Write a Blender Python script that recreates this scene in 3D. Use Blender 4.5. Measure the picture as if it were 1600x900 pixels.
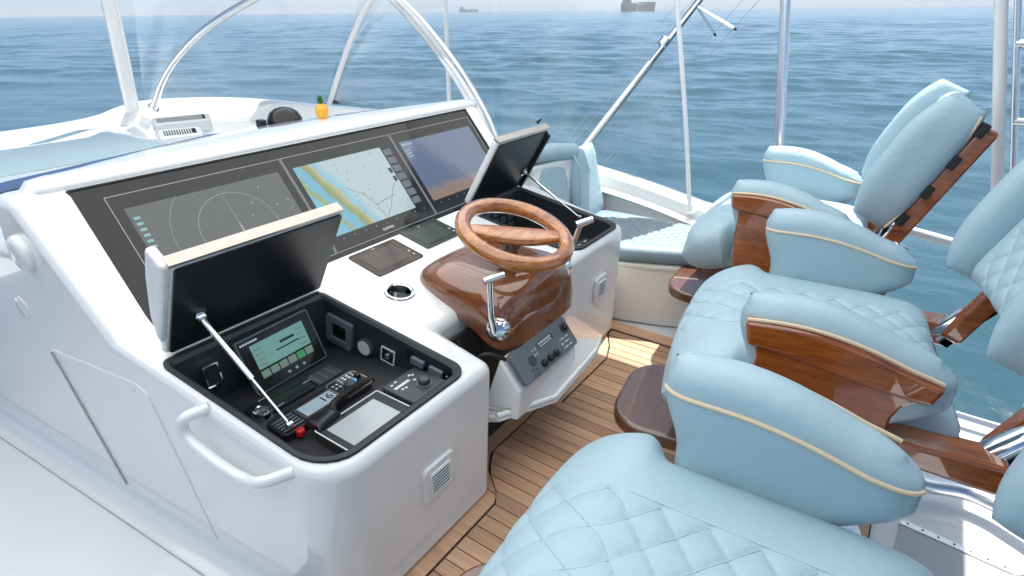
import bpy, bmesh, math, random
import numpy as np
from mathutils import Matrix, Vector
random.seed(7); np.random.seed(7)
R = math.radians
S = bpy.context.scene
COL = S.collection
for o in list(bpy.data.objects): bpy.data.objects.remove(o)

# ------------------------------------------------------------------ camera
cam = bpy.data.cameras.new('camera'); camo = bpy.data.objects.new('camera', cam); COL.objects.link(camo)
YAW, PITCH, ROLL = R(35.5), math.atan(433/900.), R(0.63)
_fh = Vector((-math.sin(YAW), math.cos(YAW), 0)); _up = Vector((0, 0, 1))
_f = _fh*math.cos(PITCH) - _up*math.sin(PITCH); _r = _f.cross(_up).normalized(); _u = _r.cross(_f)
_R = _r*math.cos(ROLL) - _u*math.sin(ROLL); _U = _r*math.sin(ROLL) + _u*math.cos(ROLL)
camo.matrix_world = Matrix(((_R.x, _U.x, -_f.x, 0), (_R.y, _U.y, -_f.y, 0), (_R.z, _U.z, -_f.z, 1.5), (0, 0, 0, 1)))
cam.sensor_width = 36; cam.lens = 20.25; cam.clip_start = 0.02; cam.clip_end = 40000
S.camera = camo

# ------------------------------------------------------------------ sky, sun, exposure
SUN = Vector((-0.03, 0.43, 0.90)).normalized()
w = bpy.data.worlds.new('World'); S.world = w; w.use_nodes = True
wn = w.node_tree.nodes; wl = w.node_tree.links
sky = wn.new('ShaderNodeTexSky'); sky.sky_type = 'NISHITA'; sky.sun_disc = False
sky.sun_elevation = math.asin(SUN.z); sky.sun_rotation = math.atan2(SUN.x, SUN.y)
sky.air_density = 0.3; sky.dust_density = 1.0; sky.ozone_density = 0.9; sky.altitude = 0
tint = wn.new('ShaderNodeMix'); tint.data_type = 'RGBA'; tint.blend_type = 'MULTIPLY'; tint.inputs[0].default_value = 1.0; tint.inputs[7].default_value = (0.85, 1.0, 0.98, 1)
wl.new(sky.outputs[0], tint.inputs[6]); wl.new(tint.outputs[2], wn['Background'].inputs[0]); wn['Background'].inputs[1].default_value = 0.085
sl = bpy.data.lights.new('sun', 'SUN'); sl.energy = 3.3; sl.angle = R(0.53); sl.color = (1.0, 0.965, 0.91)
so = bpy.data.objects.new('sun', sl); COL.objects.link(so)
so.rotation_euler = SUN.to_track_quat('Z', 'Y').to_euler(); so.location = (0, 0, 30)
S.view_settings.view_transform = 'Standard'; S.view_settings.look = 'None'; S.view_settings.gamma = 1
S.view_settings.exposure = 1.43; S.view_settings.use_curve_mapping = False
S.render.engine = 'CYCLES'

# ------------------------------------------------------------------ materials
M = {}
def mat(name, col, rough=0.4, metal=0.0, coat=0.0, var=0.06, vscale=6.0, bump=0.0, bscale=200.0, spec=0.5, emis=None, es=0.0, coat_rough=0.04):
    m = bpy.data.materials.new(name); m.use_nodes = True; n = m.node_tree.nodes; l = m.node_tree.links
    b = n['Principled BSDF']
    b.inputs['Roughness'].default_value = rough; b.inputs['Metallic'].default_value = metal
    b.inputs['Coat Weight'].default_value = coat; b.inputs['Coat Roughness'].default_value = coat_rough
    b.inputs['Specular IOR Level'].default_value = spec
    tc = n.new('ShaderNodeTexCoord')
    no = n.new('ShaderNodeTexNoise'); no.inputs['Scale'].default_value = vscale; no.inputs['Detail'].default_value = 5
    l.new(tc.outputs['Object'], no.inputs['Vector'])
    mx = n.new('ShaderNodeMix'); mx.data_type = 'RGBA'
    mx.inputs[6].default_value = tuple(c*(1-var) for c in col)+(1,); mx.inputs[7].default_value = tuple(min(1, c*(1+var)) for c in col)+(1,)
    l.new(no.outputs['Fac'], mx.inputs[0]); l.new(mx.outputs[2], b.inputs['Base Color'])
    if bump > 0:
        n2 = n.new('ShaderNodeTexNoise'); n2.inputs['Scale'].default_value = bscale; n2.inputs['Detail'].default_value = 3
        l.new(tc.outputs['Object'], n2.inputs['Vector'])
        bp = n.new('ShaderNodeBump'); bp.inputs['Strength'].default_value = bump; bp.inputs['Distance'].default_value = 0.002
        l.new(n2.outputs['Fac'], bp.inputs['Height']); l.new(bp.outputs[0], b.inputs['Normal'])
        if 'leather' in name or 'vinyl' in name:
            n3 = n.new('ShaderNodeTexNoise'); n3.inputs['Scale'].default_value = 17; n3.inputs['Detail'].default_value = 4; n3.inputs['Distortion'].default_value = 1.2; l.new(tc.outputs['Object'], n3.inputs['Vector'])
            b2 = n.new('ShaderNodeBump'); b2.inputs['Strength'].default_value = 0.35; b2.inputs['Distance'].default_value = 0.006; l.new(n3.outputs['Fac'], b2.inputs['Height']); l.new(b2.outputs[0], bp.inputs['Normal'])
    if emis:
        b.inputs['Emission Color'].default_value = emis+(1,); b.inputs['Emission Strength'].default_value = es*0.42
    M[name] = m; return m
def wood(name, c1, c2, scale=(2.0, 40, 40), coat=1.0, rough=0.35, fine=0.5):
    m = bpy.data.materials.new(name); m.use_nodes = True; n = m.node_tree.nodes; l = m.node_tree.links; b = n['Principled BSDF']
    tc = n.new('ShaderNodeTexCoord'); mp = n.new('ShaderNodeMapping'); mp.inputs['Scale'].default_value = scale
    l.new(tc.outputs['Object'], mp.inputs[0])
    oi = n.new('ShaderNodeObjectInfo'); ad = n.new('ShaderNodeVectorMath'); ad.operation = 'ADD'
    mu = n.new('ShaderNodeVectorMath'); mu.operation = 'SCALE'; mu.inputs[0].default_value = (13, 7, 5); l.new(oi.outputs['Random'], mu.inputs['Scale'])
    l.new(mp.outputs[0], ad.inputs[0]); l.new(mu.outputs[0], ad.inputs[1])
    a = n.new('ShaderNodeTexNoise'); a.inputs['Scale'].default_value = 1.0; a.inputs['Detail'].default_value = 8; a.inputs['Roughness'].default_value = 0.65; a.inputs['Distortion'].default_value = 0.6
    l.new(ad.outputs[0], a.inputs['Vector'])
    r = n.new('ShaderNodeValToRGB'); r.color_ramp.elements[0].position = 0.32; r.color_ramp.elements[1].position = 0.7
    r.color_ramp.elements[0].color = c1+(1,); r.color_ramp.elements[1].color = c2+(1,)
    f2 = n.new('ShaderNodeTexNoise'); f2.inputs['Scale'].default_value = 5.0; f2.inputs['Detail'].default_value = 4; f2.inputs['Roughness'].default_value = .7; l.new(ad.outputs[0], f2.inputs['Vector'])
    mm = n.new('ShaderNodeMath'); mm.operation = 'MULTIPLY_ADD'; mm.inputs[1].default_value = 0.55; l.new(f2.outputs['Fac'], mm.inputs[0])
    m3 = n.new('ShaderNodeMath'); m3.operation = 'MULTIPLY_ADD'; m3.inputs[1].default_value = 0.8; m3.inputs[2].default_value = -0.175; l.new(a.outputs['Fac'], m3.inputs[0]); l.new(m3.outputs[0], mm.inputs[2])
    l.new(mm.outputs[0], r.inputs[0])
    hs = n.new('ShaderNodeHueSaturation'); ma = n.new('ShaderNodeMapRange'); ma.inputs[3].default_value = 1-0.12*fine; ma.inputs[4].default_value = 1+0.12*fine
    l.new(oi.outputs['Random'], ma.inputs[0]); l.new(ma.outputs[0], hs.inputs['Value']); l.new(r.outputs[0], hs.inputs['Color'])
    l.new(hs.outputs[0], b.inputs['Base Color'])
    b.inputs['Roughness'].default_value = rough; b.inputs['Coat Weight'].default_value = coat; b.inputs['Coat Roughness'].default_value = 0.025; b.inputs['Coat IOR'].default_value = 1.75
    if coat < 0.5:
        bp = n.new('ShaderNodeBump'); bp.inputs['Strength'].default_value = 0.25; bp.inputs['Distance'].default_value = 0.002
        l.new(a.outputs['Fac'], bp.inputs['Height']); l.new(bp.outputs[0], b.inputs['Normal'])
    M[name] = m; return m
mat('gelcoat', (0.79, 0.81, 0.815), 0.30, coat=1.0, var=0.02, vscale=2.2, coat_rough=0.05, bump=.02, bscale=6)
mat('gel_matt', (0.76, 0.77, 0.77), 0.5, var=0.03, vscale=5, bump=0.25, bscale=350)
mat('cream_gel', (0.74, 0.72, 0.67), 0.4, var=0.02, coat=0.3)
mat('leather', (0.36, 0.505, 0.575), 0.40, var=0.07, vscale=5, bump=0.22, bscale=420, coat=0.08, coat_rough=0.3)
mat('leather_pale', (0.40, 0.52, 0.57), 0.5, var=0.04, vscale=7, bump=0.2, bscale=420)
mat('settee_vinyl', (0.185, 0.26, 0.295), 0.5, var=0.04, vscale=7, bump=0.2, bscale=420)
mat('piping', (0.72, 0.58, 0.40), 0.5, var=0.05, bump=0.2, bscale=300)
wood('varnish', (0.17, 0.036, 0.007), (0.45, 0.135, 0.026), (3.0, 34, 30), rough=.25)
wood('varnish_pod', (0.11, 0.028, 0.007), (0.30, 0.095, 0.024), (4, 46, 30), rough=.3)
wood('varnish_wheel', (0.20, 0.042, 0.007), (0.66, 0.25, 0.036), (12, 5, 30), rough=.25)
wood('varnish_dark', (0.060, 0.018, 0.008), (0.140, 0.048, 0.022), (26, 3, 26))
wood('teak', (0.44, 0.255, 0.150), (0.65, 0.415, 0.265), (2.5, 70, 20), coat=0.0, rough=0.6, fine=1.9)
mat('caulk', (0.012, 0.012, 0.013), 0.6)
mat('black_panel', (0.012, 0.013, 0.015), 0.33, var=0.1, bump=0.08, bscale=300)
mat('black_tray', (0.022, 0.025, 0.029), 0.5, var=0.12, bump=0.35, bscale=500)
mat('charcoal', (0.05, 0.055, 0.062), 0.45, var=0.08, bump=0.1, bscale=400)
mat('slate_plastic', (0.125, 0.145, 0.165), 0.45, var=0.05, bump=0.1, bscale=400)
mat('black_glass', (0.012, 0.013, 0.014), 0.06, coat=0.0, var=0.03, spec=0.42)
mat('bezel', (0.018, 0.019, 0.019), 0.06, coat=0.0, var=0.03, spec=0.42)
mat('line_grey', (0.35, 0.36, 0.37), 0.4)
mat('chrome', (0.86, 0.87, 0.88), 0.07, metal=1.0, var=0.01)
mat('alu', (0.86, 0.87, 0.88), 0.28, metal=1.0, var=0.02)
mat('brushed', (0.50, 0.47, 0.43), 0.38, metal=1.0, var=0.12, vscale=40)
mat('white_tube', (0.78, 0.79, 0.80), 0.2, coat=0.5, var=0.01)
mat('navy', (0.030, 0.060, 0.17), 0.25, coat=0.4)
mat('mark_white', (0.72, 0.74, 0.74), 0.5)
mat('red', (0.45, 0.012, 0.012), 0.35)
mat('rubber', (0.018, 0.018, 0.019), 0.55)
mat('grey_hatch', (0.50, 0.53, 0.55), 0.45, var=0.03, bump=0.2, bscale=300)
mat('fruit', (0.78, 0.40, 0.012), 0.3, coat=0.5, var=0.2, vscale=90)
mat('leafgreen', (0.03, 0.16, 0.025), 0.45, var=0.2, vscale=60)
mat('tablet', (0.40, 0.44, 0.46), 0.25, coat=0.3, var=0.02)
mat('lcd_green', (0.05, 0.10, 0.09), 0.2, emis=(0.10, 0.21, 0.19), es=1.0)
mat('lcd_key', (0.05, 0.08, 0.06), 0.2, emis=(0.10, 0.14, 0.115), es=1.0)
mat('lcd_key_on', (0.03, 0.10, 0.04), 0.2, emis=(0.03, 0.17, 0.06), es=1.0)
mat('lcd_blue', (0.12, 0.16, 0.19), 0.2, emis=(0.18, 0.24, 0.28), es=1.0)
mat('lcd_ink', (0.02, 0.025, 0.03), 0.3)
mat('lamp_blue', (0.05, 0.2, 0.4), 0.3, emis=(0.1, 0.45, 0.9), es=1.0)
mat('radar_line', (0.1, 0.12, 0.12), 0.4, emis=(0.17, 0.20, 0.19), es=1.0)
mat('radar_text', (0.1, 0.2, 0.2), 0.4, emis=(0.10, 0.22, 0.22), es=1.0)
mat('brown_glass', (0.040, 0.022, 0.016), 0.10, var=0.05, spec=.28)
mat('olive_glass', (0.030, 0.036, 0.027), 0.10, var=0.05, spec=.28)
mat('dim_screen', (0.060, 0.045, 0.042), 0.12, spec=.3)
mat('dim_screen_g', (0.050, 0.062, 0.050), 0.12, spec=.3)
mat('ship_black', (0.055, 0.07, 0.09), 0.7)
mat('ship_red', (0.50, 0.11, 0.09), 0.7)
mat('ship_grey', (0.25, 0.27, 0.29), 0.7)
mat('ship_rust', (0.30, 0.17, 0.12), 0.7)
mat('gauge_face', (0.62, 0.66, 0.67), 0.35)

def screen_mat(name, ramp_nodes):
    m = bpy.data.materials.new(name); m.use_nodes = True
    b = m.node_tree.nodes['Principled BSDF']; b.inputs['Roughness'].default_value = 0.12; b.inputs['Base Color'].default_value = (0.02, 0.02, 0.02, 1)
    b.inputs['Coat Weight'].default_value = 0.4; b.inputs['Emission Strength'].default_value = 0.42
    ramp_nodes(m.node_tree, b); M[name] = m
def radar_nodes(t, b):
    n = t.nodes; no = n.new('ShaderNodeTexNoise'); no.inputs['Scale'].default_value = 9
    mx = n.new('ShaderNodeMix'); mx.data_type = 'RGBA'; mx.inputs[6].default_value = (0.042, 0.050, 0.048, 1); mx.inputs[7].default_value = (0.055, 0.066, 0.064, 1)
    t.links.new(no.outputs[0], mx.inputs[0]); t.links.new(mx.outputs[2], b.inputs['Emission Color'])
def chart_nodes(t, b):      # object coords: x across the screen 0..w, y up
    n = t.nodes; l = t.links
    tc = n.new('ShaderNodeTexCoord'); no = n.new('ShaderNodeTexNoise'); no.inputs['Scale'].default_value = 14; no.inputs['Detail'].default_value = 6
    l.new(tc.outputs['Object'], no.inputs['Vector'])
    sx = n.new('ShaderNodeSeparateXYZ'); l.new(tc.outputs['Object'], sx.inputs[0])
    # signed distance from a coast line slanting down to the right:  d = x + 0.62*y + noise
    m1 = n.new('ShaderNodeMath'); m1.operation = 'MULTIPLY_ADD'; m1.inputs[1].default_value = 0.42; l.new(sx.outputs['Y'], m1.inputs[0]); l.new(sx.outputs['X'], m1.inputs[2])
    m2 = n.new('ShaderNodeMath'); m2.operation = 'MULTIPLY_ADD'; m2.inputs[1].default_value = 0.07; l.new(no.outputs['Fac'], m2.inputs[0]); l.new(m1.outputs[0], m2.inputs[2])
    r = n.new('ShaderNodeValToRGB'); e = r.color_ramp.elements
    e[0].position = 0.0; e[0].color = (0.16, 0.34, 0.40, 1)
    e[1].position = 1.0; e[1].color = (0.33, 0.45, 0.47, 1)
    for p, c in ((0.115, (0.10, 0.36, 0.46)), (0.125, (0.20, 0.28, 0.10)), (0.140, (0.22, 0.29, 0.09)), (0.147, (0.10, 0.33, 0.46)), (0.185, (0.10, 0.33, 0.46)), (0.19, (0.14, 0.22, 0.06)), (0.215, (0.22, 0.25, 0.08)), (0.235, (0.36, 0.36, 0.20)), (0.245, (0.16, 0.38, 0.48)), (0.262, (0.20, 0.43, 0.54)), (0.285, (0.34, 0.45, 0.48))):
        q = e.new(p); q.color = c+(1,)
    l.new(m2.outputs[0], r.inputs[0]); l.new(r.outputs[0], b.inputs['Emission Color'])
def sonar_nodes(t, b):
    n = t.nodes; l = t.links
    tc = n.new('ShaderNodeTexCoord'); sx = n.new('ShaderNodeSeparateXYZ'); l.new(tc.outputs['Object'], sx.inputs[0])
    no = n.new('ShaderNodeTexNoise'); no.inputs['Scale'].default_value = 12; no.inputs['Detail'].default_value = 6; l.new(tc.outputs['Object'], no.inputs['Vector'])
    m2 = n.new('ShaderNodeMath'); m2.operation = 'MULTIPLY_ADD'; m2.inputs[1].default_value = 0.10; l.new(no.outputs['Fac'], m2.inputs[0]); l.new(sx.outputs['Y'], m2.inputs[2])
    r = n.new('ShaderNodeValToRGB'); e = r.color_ramp.elements
    e[0].position = 0.0; e[0].color = (0.20, 0.16, 0.12, 1); e[1].position = 1.0; e[1].color = (0.075, 0.125, 0.205, 1)
    for p, c in ((0.06, (0.22, 0.15, 0.11)), (0.10, (0.19, 0.15, 0.16)), (0.125, (0.080, 0.120, 0.205))):
        q = e.new(p); q.color = c+(1,)
    l.new(m2.outputs[0], r.inputs[0]); l.new(r.outputs[0], b.inputs['Emission Color'])
screen_mat('scr_radar', radar_nodes); screen_mat('scr_chart', chart_nodes); screen_mat('scr_sonar', sonar_nodes)
def clear_vinyl():
    m = bpy.data.materials.new('clear_vinyl'); m.use_nodes = True; n = m.node_tree.nodes; l = m.node_tree.links
    n.remove(n['Principled BSDF'])
    t = n.new('ShaderNodeBsdfTransparent'); t.inputs[0].default_value = (1, 1, 1, 1)
    g = n.new('ShaderNodeBsdfGlossy'); g.inputs['Roughness'].default_value = 0.06
    fr = n.new('ShaderNodeFresnel'); fr.inputs['IOR'].default_value = 1.4
    no = n.new('ShaderNodeTexNoise'); no.inputs['Scale'].default_value = 3
    bp = n.new('ShaderNodeBump'); bp.inputs['Strength'].default_value = 0.3; bp.inputs['Distance'].default_value = 0.02; l.new(no.outputs[0], bp.inputs['Height'])
    l.new(bp.outputs[0], g.inputs['Normal'])
    mx = n.new('ShaderNodeMixShader'); l.new(fr.outputs[0], mx.inputs[0]); l.new(t.outputs[0], mx.inputs[1]); l.new(g.outputs[0], mx.inputs[2])
    df = n.new('ShaderNodeBsdfTranslucent'); df.inputs[0].default_value = (.9, .92, .93, 1); m2 = n.new('ShaderNodeMixShader'); rg = n.new('ShaderNodeMapRange'); rg.inputs[1].default_value = .42; rg.inputs[2].default_value = .75; rg.inputs[3].default_value = .004; rg.inputs[4].default_value = .045; l.new(no.outputs[0], rg.inputs[0]); l.new(rg.outputs[0], m2.inputs[0]); l.new(mx.outputs[0], m2.inputs[1]); l.new(df.outputs[0], m2.inputs[2])
    l.new(m2.outputs[0], n['Material Output'].inputs[0]); M['clear_vinyl'] = m
clear_vinyl()

# ------------------------------------------------------------------ mesh helpers
class MB:
    def __init__(s): s.v = []; s.f = []
    def add(s, v, f):
        o = len(s.v); s.v += [tuple(float(c) for c in p) for p in v]; s.f += [tuple(i+o for i in q) for q in f]; return s
    def hexa(s, p):                # 8 corners: bottom 4 ccw, top 4 ccw
        return s.add(p, [(3, 2, 1, 0), (4, 5, 6, 7), (0, 1, 5, 4), (1, 2, 6, 5), (2, 3, 7, 6), (3, 0, 4, 7)])
    def box(s, x0, x1, y0, y1, z0, z1):
        return s.hexa([(x0, y0, z0), (x1, y0, z0), (x1, y1, z0), (x0, y1, z0), (x0, y0, z1), (x1, y0, z1), (x1, y1, z1), (x0, y1, z1)])
    def obox(s, c, ax, ay, az, hx, hy, hz):    # oriented box
        c, ax, ay, az = map(Vector, (c, ax, ay, az)); ax.normalize(); ay.normalize(); az.normalize()
        P = [c+ax*a*hx+ay*b*hy+az*d*hz for d in (-1, 1) for a, b in ((-1, -1), (1, -1), (1, 1), (-1, 1))]
        return s.hexa(P)
    def prism(s, outline, f0, f1):  # outline list of 2d, f0/f1 map 2d -> 3d
        n = len(outline); v = [f0(*p) for p in outline]+[f1(*p) for p in outline]
        return s.add(v, [tuple(range(n-1, -1, -1)), tuple(range(n, 2*n))]+[(i, (i+1) % n, n+(i+1) % n, n+i) for i in range(n)])
    def tube(s, path, r, k=10, closed=False, cap=True):
        P = [Vector(p) for p in path]; n = len(P); rr = r if isinstance(r, (list, tuple)) else [r]*n
        T = []
        for i in range(n):
            a = P[(i-1) % n] if (closed or i > 0) else P[i]; b = P[(i+1) % n] if (closed or i < n-1) else P[i]
            T.append((b-a).normalized())
        u = T[0].orthogonal().normalized(); V = []
        for i in range(n):
            u = (u-T[i]*u.dot(T[i])); u = u.normalized() if u.length > 1e-6 else T[i].orthogonal().normalized()
            w_ = T[i].cross(u)
            for j in range(k):
                a = 2*math.pi*j/k; V.append(P[i]+(u*math.cos(a)+w_*math.sin(a))*rr[i])
        F = []
        for i in range(n if closed else n-1):
            for j in range(k):
                a = i*k+j; b = i*k+(j+1) % k; i2 = (i+1) % n
                F.append((a, b, i2*k+(j+1) % k, i2*k+j))
        if cap and not closed: F += [tuple(range(k-1, -1, -1)), tuple(range((n-1)*k, n*k))]
        return s.add(V, F)
    def lathe(s, prof, c=(0, 0, 0), axis=(0, 0, 1), k=28, caps=True):  # prof: list (r, h)
        ax = Vector(axis).normalized(); u = ax.orthogonal().normalized(); w_ = ax.cross(u); c = Vector(c)
        V = [c+ax*h+(u*math.cos(2*math.pi*j/k)+w_*math.sin(2*math.pi*j/k))*r for r, h in prof for j in range(k)]
        n = len(prof); F = [(i*k+j, i*k+(j+1) % k, (i+1)*k+(j+1) % k, (i+1)*k+j) for i in range(n-1) for j in range(k)]
        if caps: F += [tuple(range(k-1, -1, -1)), tuple(range((n-1)*k, n*k))]
        return s.add(V, F)
    def pillow(s, P, nu, nv, ht, hb, n=6, quilt=None, pw=0.5):
        a = np.sin(np.linspace(-1, 1, nu)*math.pi/2)*0.45+np.linspace(-1, 1, nu)*0.55
        b = np.sin(np.linspace(-1, 1, nv)*math.pi/2)*0.45+np.linspace(-1, 1, nv)*0.55
        if quilt: a = np.linspace(-1, 1, nu); b = np.linspace(-1, 1, nv)
        B = np.array([[P(x, y) for y in b] for x in a], float)
        du = np.gradient(B, axis=0); dv = np.gradient(B, axis=1); N = np.cross(du, dv); N /= np.maximum(np.linalg.norm(N, axis=2, keepdims=True), 1e-9)
        e = ((1-np.abs(a)**n)**pw)[:, None]*((1-np.abs(b)**n)**pw)[None, :]
        q = np.zeros_like(e)
        if quilt:
            for i in range(nu):
                for j in range(nv): q[i, j] = quilt(*B[i, j], a[i], b[j])
        T = B+N*(ht*e+q*np.minimum(1, e*1.5))[..., None]; Bo = B-N*(hb*e)[..., None]
        s.a, s.b, s.T, s.N = a, b, T, N
        idx = {}; V = []
        def top(i, j):
            if ('t', i, j) not in idx: idx[('t', i, j)] = len(V); V.append(T[i, j])
            return idx[('t', i, j)]
        def bot(i, j):
            if i in (0, nu-1) or j in (0, nv-1): return top(i, j)
            if ('b', i, j) not in idx: idx[('b', i, j)] = len(V); V.append(Bo[i, j])
            return idx[('b', i, j)]
        F = []
        for i in range(nu-1):
            for j in range(nv-1):
                F.append((top(i, j), top(i+1, j), top(i+1, j+1), top(i, j+1)))
                F.append((bot(i, j), bot(i, j+1), bot(i+1, j+1), bot(i+1, j)))
        s.add(V, F)
        s.border = [tuple(B[i, 0]) for i in range(nu)]+[tuple(B[nu-1, j]) for j in range(1, nv)]+[tuple(B[i, nv-1]) for i in range(nu-2, -1, -1)]+[tuple(B[0, j]) for j in range(nv-2, 0, -1)]
        return s
    def surf(s, u, v, off=0.0):
        i = int(np.clip(np.searchsorted(s.a, u)-1, 0, len(s.a)-2)); j = int(np.clip(np.searchsorted(s.b, v)-1, 0, len(s.b)-2))
        fu = (u-s.a[i])/(s.a[i+1]-s.a[i]); fv = (v-s.b[j])/(s.b[j+1]-s.b[j]); g = lambda A: (A[i, j]*(1-fu)+A[i+1, j]*fu)*(1-fv)+(A[i, j+1]*(1-fu)+A[i+1, j+1]*fu)*fv
        return tuple(g(s.T)+g(s.N)*off)
    def build(s, name, m, parent=None, world=True, smooth=40, bevel=0, seg=3):
        me = bpy.data.meshes.new(name); V = s.v
        if parent is not None and world:
            inv = parent.matrix_world.inverted(); V = [tuple(inv @ Vector(p)) for p in V]
        me.from_pydata(V, [], s.f)
        bm = bmesh.new(); bm.from_mesh(me); bmesh.ops.recalc_face_normals(bm, faces=bm.faces); bm.to_mesh(me); bm.free()
        me.materials.append(M[m]); o = bpy.data.objects.new(name, me); COL.objects.link(o)
        if smooth:
            me.shade_smooth()
            if not bevel: me.set_sharp_from_angle(angle=R(smooth))
        if bevel:
            md = o.modifiers.new('Bevel', 'BEVEL'); md.width = bevel; md.segments = seg; md.limit_method = 'ANGLE'; md.angle_limit = R(30); md.harden_normals = True
        if parent is not None: o.parent = parent
        return o
def world_mat(o):
    m = o.matrix_basis.copy()
    while o.parent: o = o.parent; m = o.matrix_basis @ m
    return m
def thing(name, label, cat, loc=(0, 0, 0), rz=0.0, group=None):
    o = bpy.data.objects.new(name, None); COL.objects.link(o); o.empty_display_size = 0.05
    o.location = loc; o.rotation_euler = (0, 0, rz); o.matrix_world = Matrix.Translation(loc) @ Matrix.Rotation(rz, 4, 'Z')
    o['label'] = label; o['category'] = cat
    if group: o['group'] = group
    return o
def tag(o, label, cat, group=None):
    o['label'] = label; o['category'] = cat
    if group: o['group'] = group
    return o
def struct(o): o['kind'] = 'structure'; return o
def sub(o):      # make a part usable as a parent for world-coordinate sub-parts
    bpy.context.view_layer.update(); return o
def text_mesh(body, size, name, m, origin, ax, ay, parent, thick=0.0006):
    cu = bpy.data.curves.new(name, 'FONT'); cu.body = body; cu.size = size; cu.align_x = 'CENTER'; cu.align_y = 'CENTER'; cu.extrude = thick; cu.resolution_u = 3
    to = bpy.data.objects.new(name, cu); COL.objects.link(to); bpy.context.view_layer.update()
    me = bpy.data.meshes.new_from_object(to.evaluated_get(bpy.context.evaluated_depsgraph_get()))
    bpy.data.objects.remove(to)
    ax = Vector(ax).normalized(); ay = Vector(ay); ay = (ay-ax*ay.dot(ax)).normalized(); az = ax.cross(ay)
    mw = Matrix((ax, ay, az)).transposed().to_4x4(); mw.translation = Vector(origin)
    me.transform(parent.matrix_world.inverted() @ mw)
    me.materials.clear(); me.materials.append(M[m]); o = bpy.data.objects.new(name, me); COL.objects.link(o); o.parent = parent; return o
def lerp(a, b, t): return a+(b-a)*t
def smooth(a, b, x): t = min(1, max(0, (x-a)/(b-a))); return t*t*(3-2*t)
def bez(pts, n=20):     # catmull-rom through points
    P = [Vector(p) for p in pts]; P = [P[0]*2-P[1]]+P+[P[-1]*2-P[-2]]; out = []
    for i in range(1, len(P)-2):
        for k in range(n):
            t = k/n; a, b, c, d = P[i-1:i+3]
            out.append(0.5*((2*b)+(c-a)*t+(2*a-5*b+4*c-d)*t*t+(3*b-3*c+d-a)*t**3))
    out.append(P[-2]); return out
def rrect(x0, x1, y0, y1, r, k=5):
    out = []
    q = r if isinstance(r, (tuple, list)) else (r, r, r, r)
    for cx, cy, a0, r in ((x1-q[0], y0+q[0], -90, q[0]), (x1-q[1], y1-q[1], 0, q[1]), (x0+q[2], y1-q[2], 90, q[2]), (x0+q[3], y0+q[3], 180, q[3])):
        for i in range(k+1):
            a = R(a0+90*i/k); out.append((cx+r*math.cos(a), cy+r*math.sin(a)))
    return out
# local frame: origin + two axes, third = normal; makes devices on slanted panels
class Fr:
    def __init__(s, o, ax, ay):
        s.o = Vector(o); s.x = Vector(ax).normalized(); ay = Vector(ay); s.y = (ay-s.x*ay.dot(s.x)).normalized(); s.z = s.x.cross(s.y)
    def __call__(s, a, b, c=0.0): return tuple(s.o+s.x*a+s.y*b+s.z*c)
    def plate(s, x0, x1, y0, y1, z0, z1, r=0.0):
        m = MB(); ol = rrect(x0, x1, y0, y1, r) if r > 0 else [(x0, y0), (x1, y0), (x1, y1), (x0, y1)]
        return m.prism(ol, lambda a, b: s(a, b, z0), lambda a, b: s(a, b, z1))
    def disc(s, a, b, r, z0, z1, k=20, dome=0.0):
        prof = [(r, z0), (r, z1)] if not dome else [(r, z0), (r, z1-dome), (r*.9, z1-dome*.4), (r*.6, z1)]
        return MB().lathe(prof, s(a, b, 0), s.z, k)
    def ring(s, x0, x1, y0, y1, wd, z0, z1, r=0.004):
        m = MB(); a = rrect(x0, x1, y0, y1, r); b = rrect(x0+wd, x1-wd, y0+wd, y1-wd, max(r-wd, .0005)); n = len(a)
        V = [s(*p, z1) for p in a]+[s(*p, z1) for p in b]+[s(*p, z0) for p in a]+[s(*p, z0) for p in b]; F = []
        for i in range(n):
            j = (i+1) % n; F += [(i, j, n+j, n+i), (2*n+j, 2*n+i, 3*n+i, 3*n+j), (i, 2*n+i, 2*n+j, j), (n+j, 3*n+j, 3*n+i, n+i)]
        return m.add(V, F)

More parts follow.
